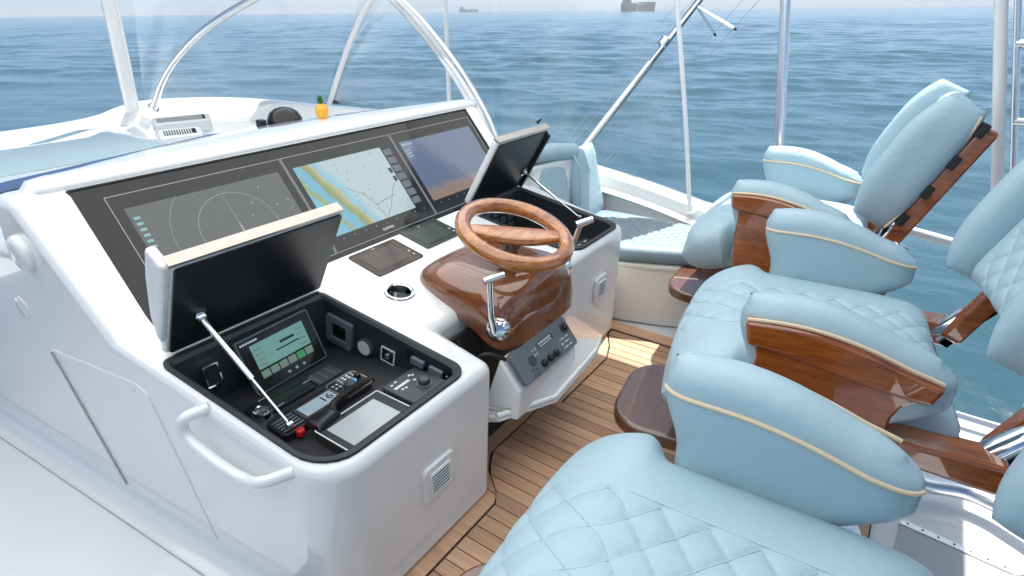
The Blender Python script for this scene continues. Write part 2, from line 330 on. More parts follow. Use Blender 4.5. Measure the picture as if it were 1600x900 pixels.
# ================================================================== SEA
ZS = -4.6
def build_sea():
    az = np.linspace(R(-60), R(60), 640); heading = math.atan2(math.cos(YAW), -math.sin(YAW))
    rr = np.concatenate([[2.0], np.concatenate([np.geomspace(4.5, 900, 860), np.geomspace(940, 16000, 40)])])
    A, Rr = np.meshgrid(heading-az, rr); X = Rr*np.cos(A); Y = Rr*np.sin(A); Z = np.zeros_like(X)
    cell = np.maximum(Rr*(rr[3]/rr[2]-1), Rr*(az[1]-az[0])); rng = np.random.RandomState(3)
    for i in range(46):
        L = 0.40*(16/0.40)**(i/45.0); d = R(100)+rng.normal(0, 0.42); k = 2*math.pi/L
        amp = 0.0050*L**0.86*rng.uniform(.6, 1.3); ph = rng.uniform(0, 6.28)
        fade = np.clip((L/cell-2.5)/3, 0, 1)
        arg = k*(X*math.cos(d)+Y*math.sin(d))+ph + 0.7*np.sin(0.13*k*(X*math.sin(d)-Y*math.cos(d))+i)
        Z += amp*fade*np.sin(arg)
    pt = sum(np.sin(2*math.pi/Lp*(X*math.cos(d_)+Y*math.sin(d_))+p_) for Lp, d_, p_ in ((23, 1.2, 0), (37, 2.3, 1), (61, .5, 2), (97, 1.9, 3), (17, 2.9, 4), (150, 1.1, 5)))/3.4
    Z *= np.clip(.95+.55*pt, .35, 1.7)
    Z += ZS
    n, m_ = X.shape; V = np.stack([X.ravel(), Y.ravel(), Z.ravel()], 1)
    i, j = np.meshgrid(np.arange(n-1), np.arange(m_-1), indexing='ij'); a = (i*m_+j).ravel()
    F = np.stack([a, a+m_, a+m_+1, a+1], 1)
    me = bpy.data.meshes.new('sea'); me.from_pydata(V.tolist(), [], F.tolist()); me.shade_smooth()
    m = bpy.data.materials.new('sea_water'); m.use_nodes = True; nt = m.node_tree; nn = nt.nodes; l = nt.links; b = nn['Principled BSDF']
    b.inputs['IOR'].default_value = 1.33; b.inputs['Roughness'].default_value = 0.14
    tc = nn.new('ShaderNodeTexCoord'); mp = nn.new('ShaderNodeMapping'); mp.inputs['Rotation'].default_value = (0, 0, R(-10)); mp.inputs['Scale'].default_value = (0.55, 1.3, 1)
    l.new(tc.outputs['Object'], mp.inputs[0])
    n1 = nn.new('ShaderNodeTexNoise'); n1.inputs['Scale'].default_value = 1.9; n1.inputs['Detail'].default_value = 9; n1.inputs['Roughness'].default_value = 0.62; l.new(mp.outputs[0], n1.inputs['Vector'])
    n2 = nn.new('ShaderNodeTexNoise'); n2.inputs['Scale'].default_value = 0.035; n2.inputs['Detail'].default_value = 3; l.new(mp.outputs[0], n2.inputs['Vector'])
    bp = nn.new('ShaderNodeBump'); bp.inputs['Strength'].default_value = 0.34; bp.inputs['Distance'].default_value = 0.12
    l.new(n1.outputs['Fac'], bp.inputs['Height']); l.new(bp.outputs[0], b.inputs['Normal'])
    mx = nn.new('ShaderNodeMix'); mx.data_type = 'RGBA'; mx.inputs[6].default_value = (0.032, 0.082, 0.112, 1); mx.inputs[7].default_value = (0.040, 0.102, 0.132, 1)
    l.new(n2.outputs['Fac'], mx.inputs[0]); l.new(mx.outputs[2], b.inputs['Base Color'])
    me.materials.append(m); o = bpy.data.objects.new('sea', me); COL.objects.link(o); struct(o)
build_sea()

# ================================================================== SHIPS on the horizon
def ship(name, label, px_az, dist, length, big):
    az = math.atan2(_fh.y, _fh.x)-px_az; c = Vector((dist*math.cos(az), dist*math.sin(az), ZS)); side = Vector((math.sin(az), -math.cos(az), 0))  # to the right in view
    t = thing(name, label, 'ship', c, math.atan2(side.y, side.x), 'ships on the horizon'); L = length; h = L*0.23 if big else L*0.12
    def hull(x0, x1, z1a, z1b, nm, m):
        b = MB(); wd = L*0.07
        b.hexa([(x0+L*.01, -wd*.7, -2), (x1-L*.01, -wd*.7, -2), (x1-L*.01, wd*.7, -2), (x0+L*.01, wd*.7, -2), (x0, -wd, z1a), (x1, -wd, z1b), (x1, wd, z1b), (x0, wd, z1a)])
        return b.build(nm, m, t, world=False, smooth=0, bevel=.6, seg=2)
    hull(-L*.5, -L*.02, h*1.0, h*.95, 'stern_hull', 'ship_black'); hull(-L*.02, L*.5, h*.78, h*1.0, 'bow_hull', 'ship_red' if big else 'ship_rust')
    MB().box(-L*.02, L*.51, -L*.05, L*.05, h*.9 if big else h*.75, h*1.05).build('deck_rail', 'ship_black' if big else 'ship_grey', t, world=False, smooth=0)
    sup = MB().box(-L*.46, -L*.20, -L*.06, L*.06, h*.95, h*1.7).box(-L*.43, -L*.24, -L*.07, L*.07, h*1.7, h*2.0).build('deckhouse', 'ship_black' if big else 'ship_grey', t, world=False, smooth=0)
    MB().lathe([(L*.025, h*2.0), (L*.02, h*2.4)], (-L*.36, 0, 0), k=12).build('funnel', 'ship_grey', t, world=False)
    MB().tube([(L*.30, 0, h*.9), (L*.30, 0, h*2.0)], L*.006, 6).build('mast', 'ship_grey', t, world=False)
ship('cargo_ship', 'large cargo ship with dark stern and red bow on the horizon', math.atan2(201, 998), 2600, 134, True)
ship('cargo_ship', 'small distant low cargo ship left of the big red one', math.atan2(-63, 998), 5200, 156, False)

# ================================================================== DECK
XB = 0.62
deck = MB()
deck.prism([(-5.2, -0.7), (XB, -0.7), (XB, 2.62), (-0.25, 2.62), (-0.40, 3.18), (-2.2, 3.2), (-3.4, 2.75), (-5.2, 2.2)], lambda x, y: (x, y, -0.12), lambda x, y: (x, y, -0.006))
struct(deck.build('deck', 'gelcoat', smooth=0))
# teak sole: caulk bed + planks
bed = struct(MB().prism([(-1.20, 0.30), (0.16, 0.30), (0.16, 2.44), (-1.18, 2.52)], lambda x, y: (x, y, -0.004), lambda x, y: (x, y, 0.0)).build('teak_sole', 'caulk', smooth=0))
pl = 0; y = 0.36
def x_start(y):
    P = [(0, -.885), (1.128, -.885), (1.165, -.905), (1.24, -.995), (1.32, -1.045), (1.715, -1.045), (1.722, -.985), (2.15, -.985), (2.26, -1.025), (2.36, -1.085), (2.5, -1.10)]
    for (a, xa), (c, xc) in zip(P[:-1], P[1:]):
        if a <= y <= c: return lerp(xa, xc, (y-a)/(c-a))
while y < 2.40:
    y1 = min(y+0.0472, 2.415); xs0 = x_start(y+0.02); xa_, xb_ = x_start(y), x_start(y1)
    cuts = [xs0]+[xs0+random.uniform(.5, .8)]+[0.10]
    for a, b in zip(cuts[:-1], cuts[1:]):
        zt_ = 0.006+random.uniform(-.0006, .0006); p0, p1 = (xa_+.004, xb_+.004) if a == xs0 else (a+.001, a+.001)
        MB().hexa([(p0, y, .0002), (b-.001, y, .0002), (b-.001, y1, .0002), (p1, y1, .0002), (p0, y, zt_), (b-.001, y, zt_), (b-.001, y1, zt_), (p1, y1, zt_)]).build('plank', 'teak', bed, smooth=0)
    y += 0.0512
for P in ([(-.98, .3), (-.89, .3), (-.89, 1.13), (-.905, 1.16), (-.98, 1.17)],
          [(-1.19, 1.10), (-.985, 1.174), (-.909, 1.166), (-.999, 1.24), (-1.049, 1.32), (-1.049, 1.717), (-1.19, 1.717)],
          [(-1.19, 1.722), (-.99, 1.722), (-.99, 2.15), (-1.03, 2.26), (-1.09, 2.36), (-1.105, 2.425), (-1.17, 2.505), (-1.17, 2.2)],
          [(-1.10, 2.425), (0.105, 2.425), (0.105, 2.48), (-1.165, 2.51)],
          [(0.105, .3), (0.155, .3), (0.155, 2.48), (0.108, 2.48)]):
    MB().prism(P, lambda x, y: (x, y, .0003), lambda x, y: (x, y, .0066)).build('margin_plank', 'teak', bed, smooth=0)

# ================================================================== HELM CONSOLE
con = thing('helm_console', 'white moulded helm console with black screen panel and two open storage lids', 'console', (-1.5, 1.455, 0))
def yp(x): return 0.50+0.10*(x+1.3)      # port face
def dz(x): return 0.67+0.21*(-x-1.5)
AX = -0.90
prof = [(-0.93, 0.0), (AX, dz(AX)), (-1.672, dz(-1.672)+.001), (-1.965, 1.058), (-2.08, 1.06), (-2.12, 0.90), (-3.3, 0.84), (-3.3, 0.0)]
b = MB(); n = len(prof)
b.add([(x, yp(x), z) for x, z in prof]+[(x, 2.43-0.05*(x+1.3) if x > -2 else 2.46, z) for x, z in prof], [tuple(range(n)), tuple(range(2*n-1, n-1, -1))]+[(i, n+i, n+(i+1) % n, (i+1) % n) for i in range(n)])
body = b.build('body', 'gelcoat', con, smooth=0)
bm = bmesh.new(); bm.from_mesh(body.data); bm.verts.ensure_lookup_table()
ed = [e for e in bm.edges if {e.verts[0].index, e.verts[1].index} == {0, 1}]
bmesh.ops.bevel(bm, geom=ed, offset=.11, offset_type='OFFSET', segments=9, profile=.5, affect='EDGES'); bm.to_mesh(body.data); bm.free()
def cutter(mb):
    o = mb.build('cut', 'gelcoat', con, smooth=0); return o
NW = dict(x0=-1.475, x1=-0.948, y0=0.522, y1=1.0, sh=.10)   # near well inner, sheared with the port face
FW = dict(x0=-1.60, x1=-1.098, y0=1.915, y1=2.315, sh=.10)   # far well inner
def shy(W, x, y): return y+W['sh']*(x-W['x0'])
def wellcut(W):
    x0, x1, y0, y1 = W['x0']-.010, W['x1']+.010, W['y0']-.010, W['y1']+.010
    return cutter(MB().prism(rrect(x0, x1, y0, y1, (.085, .03, .01, .01), 5), lambda x, y: (x, shy(W, x, y), .44), lambda x, y: (x, shy(W, x, y), 1.0)))
kcut = [cutter(MB().prism([(-1.12, 1.165), (-.5, 1.165), (-.5, 3), (-1.065, 3), (-1.045, 1.855), (-1.12, 1.855)], lambda x, y: (x+(.0 if x > -.6 else -.03), y, -.1), lambda x, y: (x, y, .9)))]
cuts = [wellcut(NW), wellcut(FW), cutter(MB().lathe([(.043, -.07), (.043, .1)], (-1.341, 1.217, dz(-1.341)), (.21, 0, 1), 32))]
SF = Fr((-1.67, 0, .69), (0, 1, 0), (-0.29, 0, 0.36))  # screen frame: x along y-world, y up the slope
cm = MB().prism([(.573, -.02), (2.36, -.02), (2.355, .462), (.571, .462)], lambda a, b_: SF(a, b_, -.010), lambda a, b_: SF(a, b_, .2)); cuts.append(cutter(cm))
for c in kcut:
    md = body.modifiers.new('k', 'BOOLEAN'); md.operation = 'DIFFERENCE'; md.object = c; md.solver = 'EXACT'
md = body.modifiers.new('Bevel', 'BEVEL'); md.width = 0.034; md.segments = 5; md.limit_method = 'ANGLE'; md.angle_limit = R(28); md.use_clamp_overlap = True
for c in cuts:
    md = body.modifiers.new('b', 'BOOLEAN'); md.operation = 'DIFFERENCE'; md.object = c; md.solver = 'EXACT'
bpy.context.view_layer.update()
me2 = bpy.data.meshes.new_from_object(body.evaluated_get(bpy.context.evaluated_depsgraph_get()))
body.modifiers.clear(); body.data = me2
for c in cuts+kcut: bpy.data.objects.remove(c)
me2.shade_smooth(); me2.set_sharp_from_angle(angle=R(32))
md = body.modifiers.new('WN', 'WEIGHTED_NORMAL'); md.keep_sharp = True; md.weight = 80
# brow sweeping over the screens
def brow():
    m = MB(); ny = 60; rows = []
    for i in range(ny+1):
        t = i/ny; y = lerp(.475, 2.50, t); s = 2*t-1
        xf = -2.13-.27*(1-abs(s)**2.2); e = min(1, (1-abs(s))/.05); r = math.sqrt(max(0, 1-(1-e)**2))   # rounded ends
        zt = 1.086; xa = -1.972
        pr = [(xa, 1.050), (xa+.004, 1.062), (xa-.008, 1.076), (xa-.04, zt), (lerp(xa, xf, .5), zt-.006), (xf+.06, zt-.022), (xf+.02, zt-.038), (xf, zt-.066), (xf+.01, zt-.11), (xf+.06, zt-.145), (-2.03, .93), (-1.99, .98)]
        cx, cz = (-2.06, 1.02)
        rows.append([(lerp(cx, px, .45+.55*r), y, lerp(cz, pz, .35+.65*r)) for px, pz in pr])
    k = len(rows[0]); V = [p for r in rows for p in r]; F = [(i*k+j, i*k+(j+1) % k, (i+1)*k+(j+1) % k, (i+1)*k+j) for i in range(ny) for j in range(k)]
    F += [tuple(range(k)), tuple(range((ny+1)*k-1, ny*k-1, -1))]
    return m.add(V, F)
brow().build('brow', 'gelcoat', con, smooth=60)
MB().prism([(.577, -.016), (2.355, -.016), (2.351, .458), (.575, .458)], lambda a, c: SF(a, c, -.0098), lambda a, c: SF(a, c, -.004)).build('screen_panel', 'black_glass', con, smooth=0)
# dark seal round the panel
rim = MB()
for a, c in (((.573, -.02), (2.36, -.02)), ((2.36, -.02), (2.355, .462)), ((2.355, .462), (.571, .462)), ((.571, .462), (.573, -.02))): rim.tube([SF(*a, -.003), SF(*c, -.003)], .004, 6)
rim.build('seal', 'rubber', con)
# trays
def tray(W, zf0, zf1, floor_name='tray'):
    x0, x1, y0, y1 = W['x0'], W['x1'], W['y0'], W['y1']; m = MB()
    sh = lambda pts, zz: [(x, shy(W, x, y), zz(x)) for x, y in pts]
    o = rrect(x0-.026, x1+.022, y0-.018, y1+.022, (.10, .05, .025, .03), 6); i_ = rrect(x0, x1, y0, y1, (.08, .035, .012, .015), 6); n = len(o)
    zf = lambda x: lerp(zf0, zf1, (x-x0)/(x1-x0))
    L = [sh(o, lambda x: dz(x)+.001), sh(o, lambda x: dz(x)+.009), sh(rrect(x0-.010, x1+.010, y0-.008, y1+.010, (.09, .04, .018, .02), 6), lambda x: dz(x)+.010), sh(i_, lambda x: dz(x)+.002), sh(i_, zf)]
    V = [p for q in L for p in q]; F = []
    for a in range(len(L)-1):
        for i in range(n): F.append((a*n+i, a*n+(i+1) % n, (a+1)*n+(i+1) % n, (a+1)*n+i))
    F.append(tuple(4*n+i for i in range(n)))
    m.add(V, F); return m.build(floor_name, 'black_tray', con, smooth=35), zf
_, zfn = tray(NW, .500, .500); _, zff = tray(FW, .50, .50)
# lids
def lid(y0, y1, xh, nm, lab, th=.032):
    zh = dz(xh)+.006; F_ = Fr((xh, y0, zh), (0, 1, 0), (.52, 0, .86)); L = .355; wd = y1-y0   # normal of frame = x cross y
    sg = 1 if F_.z.x > 0 else -1     # inner side looks aft
    o = F_.plate(0, wd, 0, L, -th*sg, 0, .02).build(nm, 'gelcoat', con, bevel=.012); o['label'] = lab; sub(o)
    F_.plate(.012, wd-.012, .012, L-.012, .0, .006*sg, .01).build('inner_panel', 'black_panel', o, smooth=0)
    F_.plate(.0, wd-.01, L-.002, L+.006, -.030*sg, .002*sg).build('edge_trim', 'brushed', o, smooth=0)
    MB().tube([F_(.02, .0, .012*sg), F_(wd-.02, .0, .012*sg)], .006, 8).build('hinge', 'rubber', o)
    return o, F_, sg, L, wd
l1, LF1, sg1, L1, w1 = lid(.525, 1.035, -1.515, 'lid', 'raised white lid with black lining beside the radar screen')
l2, LF2, sg2, L2, w2 = lid(1.935, 2.345, -1.625, 'lid', 'raised white lid with black lining on the far side of the wheel')
MB().prism([(.06, 0), (L1+.004, 0), (L1+.006, -.075), (L1-.09, -.070), (.14, -.045)], lambda a, c: LF1(-.016, a, c*sg1), lambda a, c: LF1(.012, a, c*sg1)).build('end_flange', 'gelcoat', l1, bevel=.012)
LF2.plate(w2-.012, w2+.004, .01, L2-.03, -.02*sg2, .02*sg2).build('side_seal', 'rubber', l2, smooth=0)
MB().tube([LF2(w2-.05, L2+.002, -.05*sg2), LF2(w2-.05, L2+.03, -.04*sg2)], [.008, .003], 8).build('latch_pin', 'rubber', l2)
def strut(nm, F_, sg, a, b_, end, thick):
    p = Vector(F_(a, b_, .012*sg)); q = Vector(end); md = p.lerp(q, .58)
    o = MB().tube([p, md], thick, 12).build(nm, 'chrome', con); sub(o)
    MB().tube([md, q], thick*.48, 10).build('rod', 'alu', o)
    MB().lathe([(.0, -.012), (.010, -.010), (.013, 0), (.010, .010), (.0, .012)], p, (0, 1, 0), 12).build('ball_joint', 'chrome', o)
    MB().lathe([(.0, -.010), (.008, -.008), (.010, 0), (.008, .008), (.0, .010)], q, (0, 1, 0), 12).build('ball_joint', 'chrome', o)
    MB().obox(F_(a, b_, .008*sg), F_.x, F_.y, F_.z, .014, .022, .003).build('bracket', 'chrome', o, smooth=0)
strut('gas_strut', LF1, sg1, .085, .13, (-1.16, .632, .545), .0085)
strut('gas_strut', LF2, sg2, w2-.045, .11, (-1.25, 2.31, .615), .006)
# grab handle on port face
hp = [(-1.30, yp(-1.30)+.012, .615), (-1.32, yp(-1.32)-.036, .606), (-1.335, yp(-1.33)-.044, .575), (-1.31, yp(-1.30)-.044, .538), (-1.22, yp(-1.2)-.044, .508), (-1.13, yp(-1.1)-.044, .500), (-1.07, yp(-1.06)-.038, .515), (-1.01, yp(-1.0)+.010, .540)]
def flat_tube(path, rw, rh):
    m = MB().tube(path, 1.0, 12); return m
MB().tube(bez(hp, 8), .0150, 14).build('grab_handle', 'gelcoat', con)
# access panel on the port side, with its piano hinge
def PF(x, z, off=0): return (x, yp(x)-off, z)
pts = [(-1.985, .40), (-1.70, .47), (-1.64, .44), (-1.445, .03), (-1.80, .03)]
pn = MB().prism([(-2.066, .564), (-1.60, .592), (-1.555, .57), (-1.436, .085), (-1.895, .075)], lambda x, z: PF(x, z, -.002), lambda x, z: PF(x, z, .0035)).build('access_panel', 'gelcoat', con, smooth=0, bevel=.0025)
sub(pn)
for x, z in ((-2.02, .545), (-1.62, .565), (-1.465, .105), (-1.87, .095), (-1.54, .34)):
    MB().lathe([(.006, .003), (.006, .0045), (.003, .0052), (.0008, .0052)], PF(x, z, 0), (0.1, -1, 0), 12).build('screw', 'alu', pn)
hg = MB(); a = Vector(PF(-2.062, .556, .006)); c = Vector(PF(-1.898, .085, .006))
for i in range(60):
    p = a.lerp(c, i/60); q = a.lerp(c, (i+.72)/60); hg.tube([p, q], .004, 6)
hg.build('piano_hinge', 'brushed', pn)
MB().lathe([(.052, 0), (.052, .012), (.046, .020), (.030, .024), (.004, .025)], PF(-1.985, .905, 0), (0.1, -1, 0), 32).build('round_cap', 'gelcoat', con)
for s_ in (-1, 1): pass
MB().lathe([(.038, 0), (.038, .002), (.034, .0035), (.004, .0035)], PF(-2.16, .685, 0), (0.1, -1, 0), 28).build('blank_cover', 'gelcoat', con)
# base moulding fillet and seam
fl_ = [(.006, -.004)]+[(-.062+.062*math.sin(R(q)), .062-.062*math.cos(R(q))-.005) for q in range(0, 91, 10)]
fp_ = [(x, yp(x)) for x in (-3.3, -2.4, -1.7, -1.2, -1.08)]
m = MB(); k = len(fl_)
m.add([(x, y+a, c) for x, y in fp_ for a, c in fl_], [(i*k+j, i*k+(j+1) % k, (i+1)*k+(j+1) % k, (i+1)*k+j) for i in range(len(fp_)-1) for j in range(k)]+[tuple(range(k)), tuple(range(len(fp_)*k-1, (len(fp_)-1)*k-1, -1))])
m.build('base_fillet', 'gelcoat', con, smooth=60)
MB().tube([(x, y-.066, -.0045) for x, y in fp_]+[(-1.0, yp(-1.0)-.045, -.0045)], .0022, 6).build('base_seam', 'tablet', con)
# louvred vents on the aft faces
def vent(fr, wd, ht):
    o = fr.plate(-wd/2, wd/2, -ht/2, ht/2, -.005, .010, .018).build('vent', 'gelcoat', con, bevel=.004); sub(o)
    for a in (-.42, .42):
        for c in (-.42, .42): fr.disc(a*wd, c*ht, .0035, .010, .0112, 10).build('screw', 'alu', o)
    fr.plate(-wd*.30, wd*.30, -ht*.30, ht*.30, .010, .0104).build('vent_throat', 'slate_plastic', o, smooth=0)
    fr.ring(-wd*.32, wd*.32, -ht*.32, ht*.32, .005, .0100, .014, .006).build('vent_frame', 'gelcoat', o, smooth=0)
    for k in range(7):
        yy = -ht*.27+k*ht*.09
        MB().obox(fr(0, yy, .0125), fr.x, fr.y*.6+fr.z*.8, fr.x.cross(fr.y*.6+fr.z*.8), wd*.295, .0042, .0012).build('slat', 'gelcoat', o, smooth=0)
AFN = Vector((.60, 0, -.095)).normalized()
xaf = lambda z: lerp(-.93, AX, z/.545)
vent(Fr((xaf(.292), .903, .292), (0, 1, 0), (.03, 0, .545)), .128, .128)
vent(Fr((-1.062, 2.185, .345), (-.018, 1, 0), (.02, 0, .6)), .11, .125)
MB().box(-1.118, -1.105, 1.18, 1.84, 0, .53).build('knee_panel', 'black_tray', con, smooth=0)
# dropped flap with its upstand
flap = MB(); FL = [(-1.03, 1.19, .26), (-1.03, 1.84, .26), (-.87, 1.82, .315), (-.835, 1.72, .325), (-.835, 1.42, .285), (-.915, 1.19, .315)]
flap.add([p for p in FL]+[(p[0]+.010, p[1], p[2]-.018) for p in FL], [tuple(range(6)), tuple(range(11, 5, -1))]+[(i, (i+1) % 6, 6+(i+1) % 6, 6+i) for i in range(6)])
fo = flap.build('drop_flap', 'gelcoat', con, smooth=0, bevel=.006); sub(fo)
lip = MB()
for i in range(2, 5): lip.tube([Vector(FL[i])+Vector((0, 0, .004)), Vector(FL[i+1])+Vector((0, 0, .004))], .010, 8)
lip.build('flap_lip', 'gelcoat', fo)
blk = MB().hexa([(-1.01, 1.225, .27), (-.865, 1.235, .29), (-.865, 1.63, .29), (-1.01, 1.63, .27), (-.945, 1.25, .495), (-.865, 1.25, .395), (-.865, 1.61, .395), (-.945, 1.61, .495)])
blk.build('keypad_housing', 'gelcoat', fo, bevel=.010)
MB().tube(bez([(-1.03, 1.20, .40), (-.99, 1.205, .33), (-.93, 1.225, .315), (-.885, 1.245, .33)], 6), .004, 8).build('stay_cable', 'brushed', fo)
MB().tube(bez([(-1.06, 1.21, .42), (-1.0, 1.215, .50), (-.965, 1.23, .515), (-.935, 1.27, .485)], 6), .007, 8).build('cable', 'rubber', fo)
for k in range(3): MB().tube(bez([(-1.09, 1.20+.02*k, .28), (-1.05, 1.21+.015*k, .40), (-1.09, 1.22, .53)], 6), .006, 6).build('cable', 'rubber', fo)
con_glass = None

# ------------------------------------------------------------------ big displays
def display(y0, y1, scr, label, c0=.045, c1=.055, d0=.058, d1=.045):
    v0, v1 = .012, .416
    t = thing('multifunction_display', label, 'display', SF(y0, v0, -.0038), 0, 'large displays in the black panel')
    SF.plate(y0+.003, y1-.003, v0, v1, -.0038, -.0022).build('glass', 'bezel', t, smooth=0)
    s = Fr(SF(y0+c0, v0+d0, -.0021), SF.x, SF.y); w_ = y1-y0-c0-c1; h_ = v1-v0-d0-d1
    o = bpy.data.objects.new('screen', None)
    m = MB().add([(0, 0, 0), (w_, 0, 0), (w_, h_, 0), (0, h_, 0), (0, 0, .0008), (w_, 0, .0008), (w_, h_, .0008), (0, h_, .0008)], [(3, 2, 1, 0), (4, 5, 6, 7), (0, 1, 5, 4), (1, 2, 6, 5), (2, 3, 7, 6), (3, 0, 4, 7)])
    so_ = m.build('screen', scr, None, smooth=0); so_.parent = t
    mw = Matrix((s.x, s.y, s.z)).transposed().to_4x4(); mw.translation = s.o
    so_.matrix_local = t.matrix_world.inverted() @ mw
    SF.ring(y0, y1, v0-.003, v1+.003, .0022, -.0038, -.0012, .001).build('border_line', 'line_grey', t, smooth=0)
    text_mesh('GARMIN', .016, 'brand_text', 'mark_white', SF((y0+y1)/2, v0+.018, -.0018), SF.x, SF.y, t)
    for k in range(9): SF.disc(y0+.06+k*.055, v0+.042, .0025, -.0022, -.0016, 8).build('touch_key', 'line_grey', t)
    return t, s, w_, h_
d1, s1, sw1, sh1 = display(.645, 1.236, 'scr_radar', 'leftmost large display showing a dark radar ring', .032, .034)
d2, s2, sw2, sh2 = display(1.240, 1.785, 'scr_chart', 'middle large display showing a pale blue coastal chart', .026, .085)
d3, s3, sw3, sh3 = display(1.789, 2.335, 'scr_sonar', 'large display at the far end showing a dusky blue sounder picture', .026, .03)
# radar graphics
def ring_line(fr, cx, cy, r, wd, a0=0, a1=360, k=64, z=.0012):
    V = []; F = []
    for i in range(k+1):
        a = R(lerp(a0, a1, i/k)); V += [fr(cx+(r-wd)*math.cos(a), cy+(r-wd)*math.sin(a), z), fr(cx+r*math.cos(a), cy+r*math.sin(a), z)]
    for i in range(k): F.append((2*i, 2*i+1, 2*i+3, 2*i+2))
    return MB().add(V, F)
ring_line(s1, sw1*.56, sh1*.46, .135, .0018).build('range_ring', 'radar_line', d1, smooth=0)
ring_line(s1, sw1*.56, sh1*.46, .215, .0010, 130, 220).build('range_ring', 'radar_text', d1, smooth=0)
MB().tube([s1(sw1*.56, sh1*.46, .001), s1(sw1*.56-.002, sh1*.46+.135, .001)], .0010, 4).build('heading_line', 'radar_line', d1)
s1.plate(sw1*.56-.003, sw1*.56+.003, sh1*.46-.02, sh1*.46+.02, .0009, .0014).build('vessel_mark', 'radar_line', d1, smooth=0)
for k, (a, c) in enumerate(((.70, .70), (.66, .55), (.80, .86), (.86, .60), (.95, .62), (.95, .52))):
    MB().add([s1(sw1*a, sh1*c, .0012), s1(sw1*a+.008, sh1*c+.003, .0012), s1(sw1*a+.003, sh1*c+.010, .0012)], [(0, 1, 2)]).build('target_mark', 'radar_line', d1, smooth=0)
s1.plate(.004, .034, sh1*.50, sh1*.93, .0008, .0012).build('info_block', 'scr_radar', d1, smooth=0)
for k in range(6): s1.plate(.010, .028, sh1*(.53+.066*k), sh1*(.56+.066*k), .0012, .0016).build('readout', 'radar_text', d1, smooth=0)
# chart graphics
for k in range(7): s2.plate(sw2+.006, sw2+.050, sh2*(.06+.132*k), sh2*(.06+.132*k)+.030, .0002, .0010).build('side_key', 'slate_plastic', d2, smooth=0)
for k in range(2): s2.plate(sw2-.022, sw2-.004, sh2*(.46+.13*k), sh2*(.46+.13*k)+.024, .0009, .0014).build('zoom_key', 'charcoal', d2, smooth=0)
for P in ([(.62, .0), (.60, .22), (.52, .42), (.38, .56)], [(.64, .02), (.74, .14), (.86, .36), (.96, .46)], [(.60, .22), (.72, .26), (.85, .28)]):
    MB().tube([s2(sw2*a, sh2*c, .001) for a, c in P], .0008, 4).build('route_line', 'charcoal', d2)
for k in range(26):
    a, c = random.uniform(.38, .93), random.uniform(.12, .95); s2.plate(sw2*a, sw2*a+.010, sh2*c, sh2*c+.0018, .0009, .0012).build('sounding', 'slate_plastic', d2, smooth=0)
for k in range(4): s3.plate(.008+.016*k, .020+.016*k, sh3*.93, sh3*.93+.010, .0008, .0013).build('readout', 'lcd_blue', d3, smooth=0)
for k in range(3): s3.plate(.010, .040, sh3*(.84-.05*k), sh3*(.84-.05*k)+.006, .0008, .0013).build('readout', 'line_grey', d3, smooth=0)

# ------------------------------------------------------------------ dash displays, cup holder
def dfr(x, y): return Fr((x, y, dz(x)), (0, 1, 0), (-1, 0, .21))
def dash_disp(cx, cy, wd, ht, g, sc, label):
    f = dfr(cx, cy); t = thing('gauge_display', label, 'display', f(0, 0), 0, 'small displays set in the dash')
    f.plate(-wd/2, wd/2, -ht/2, ht/2, .0, .006, .006).build('glass', g, t, smooth=0)
    f.plate(-wd*.40, wd*.34, -ht*.36, ht*.36, .006, .0066).build('screen', sc, t, smooth=0)
    for k in range(2): f.disc(wd*.42, -ht*.30+.026*k, .006, .006, .0072, 12).build('button', 'line_grey', t)
    f.plate(-wd*.06, wd*.02, ht*.42, ht*.45, .006, .0068).build('brand_mark', 'line_grey', t, smooth=0)
    f.ring(-wd/2-.002, wd/2+.002, -ht/2-.002, ht/2+.002, .003, .0, .007, .007).build('bezel', 'charcoal', t, smooth=0)
dash_disp(-1.531, 1.345, .222, .160, 'brown_glass', 'dim_screen', 'small brown tinted display on the dash next to the cup holder')
dash_disp(-1.556, 1.617, .205, .155, 'olive_glass', 'dim_screen_g', 'small greenish display on the dash beside the steering wheel')
f = dfr(-1.341, 1.217); t = thing('cup_holder', 'round steel cup holder sunk into the white dash', 'cup holder', f(0, 0))
m = MB().lathe([(.042, .001), (.052, .003), (.050, .006), (.044, .007), (.040, .004), (.0385, -.004), (.037, -.060), (.002, -.062)], f(0, 0), f.z, 36, caps=False); m.build('cup', 'chrome', t)
MB().obox(f(0, 0, -.020), f.x*.5-f.y, f.z, f.x.cross(f.y), .037, .018, .0012).build('divider', 'alu', t, smooth=0)
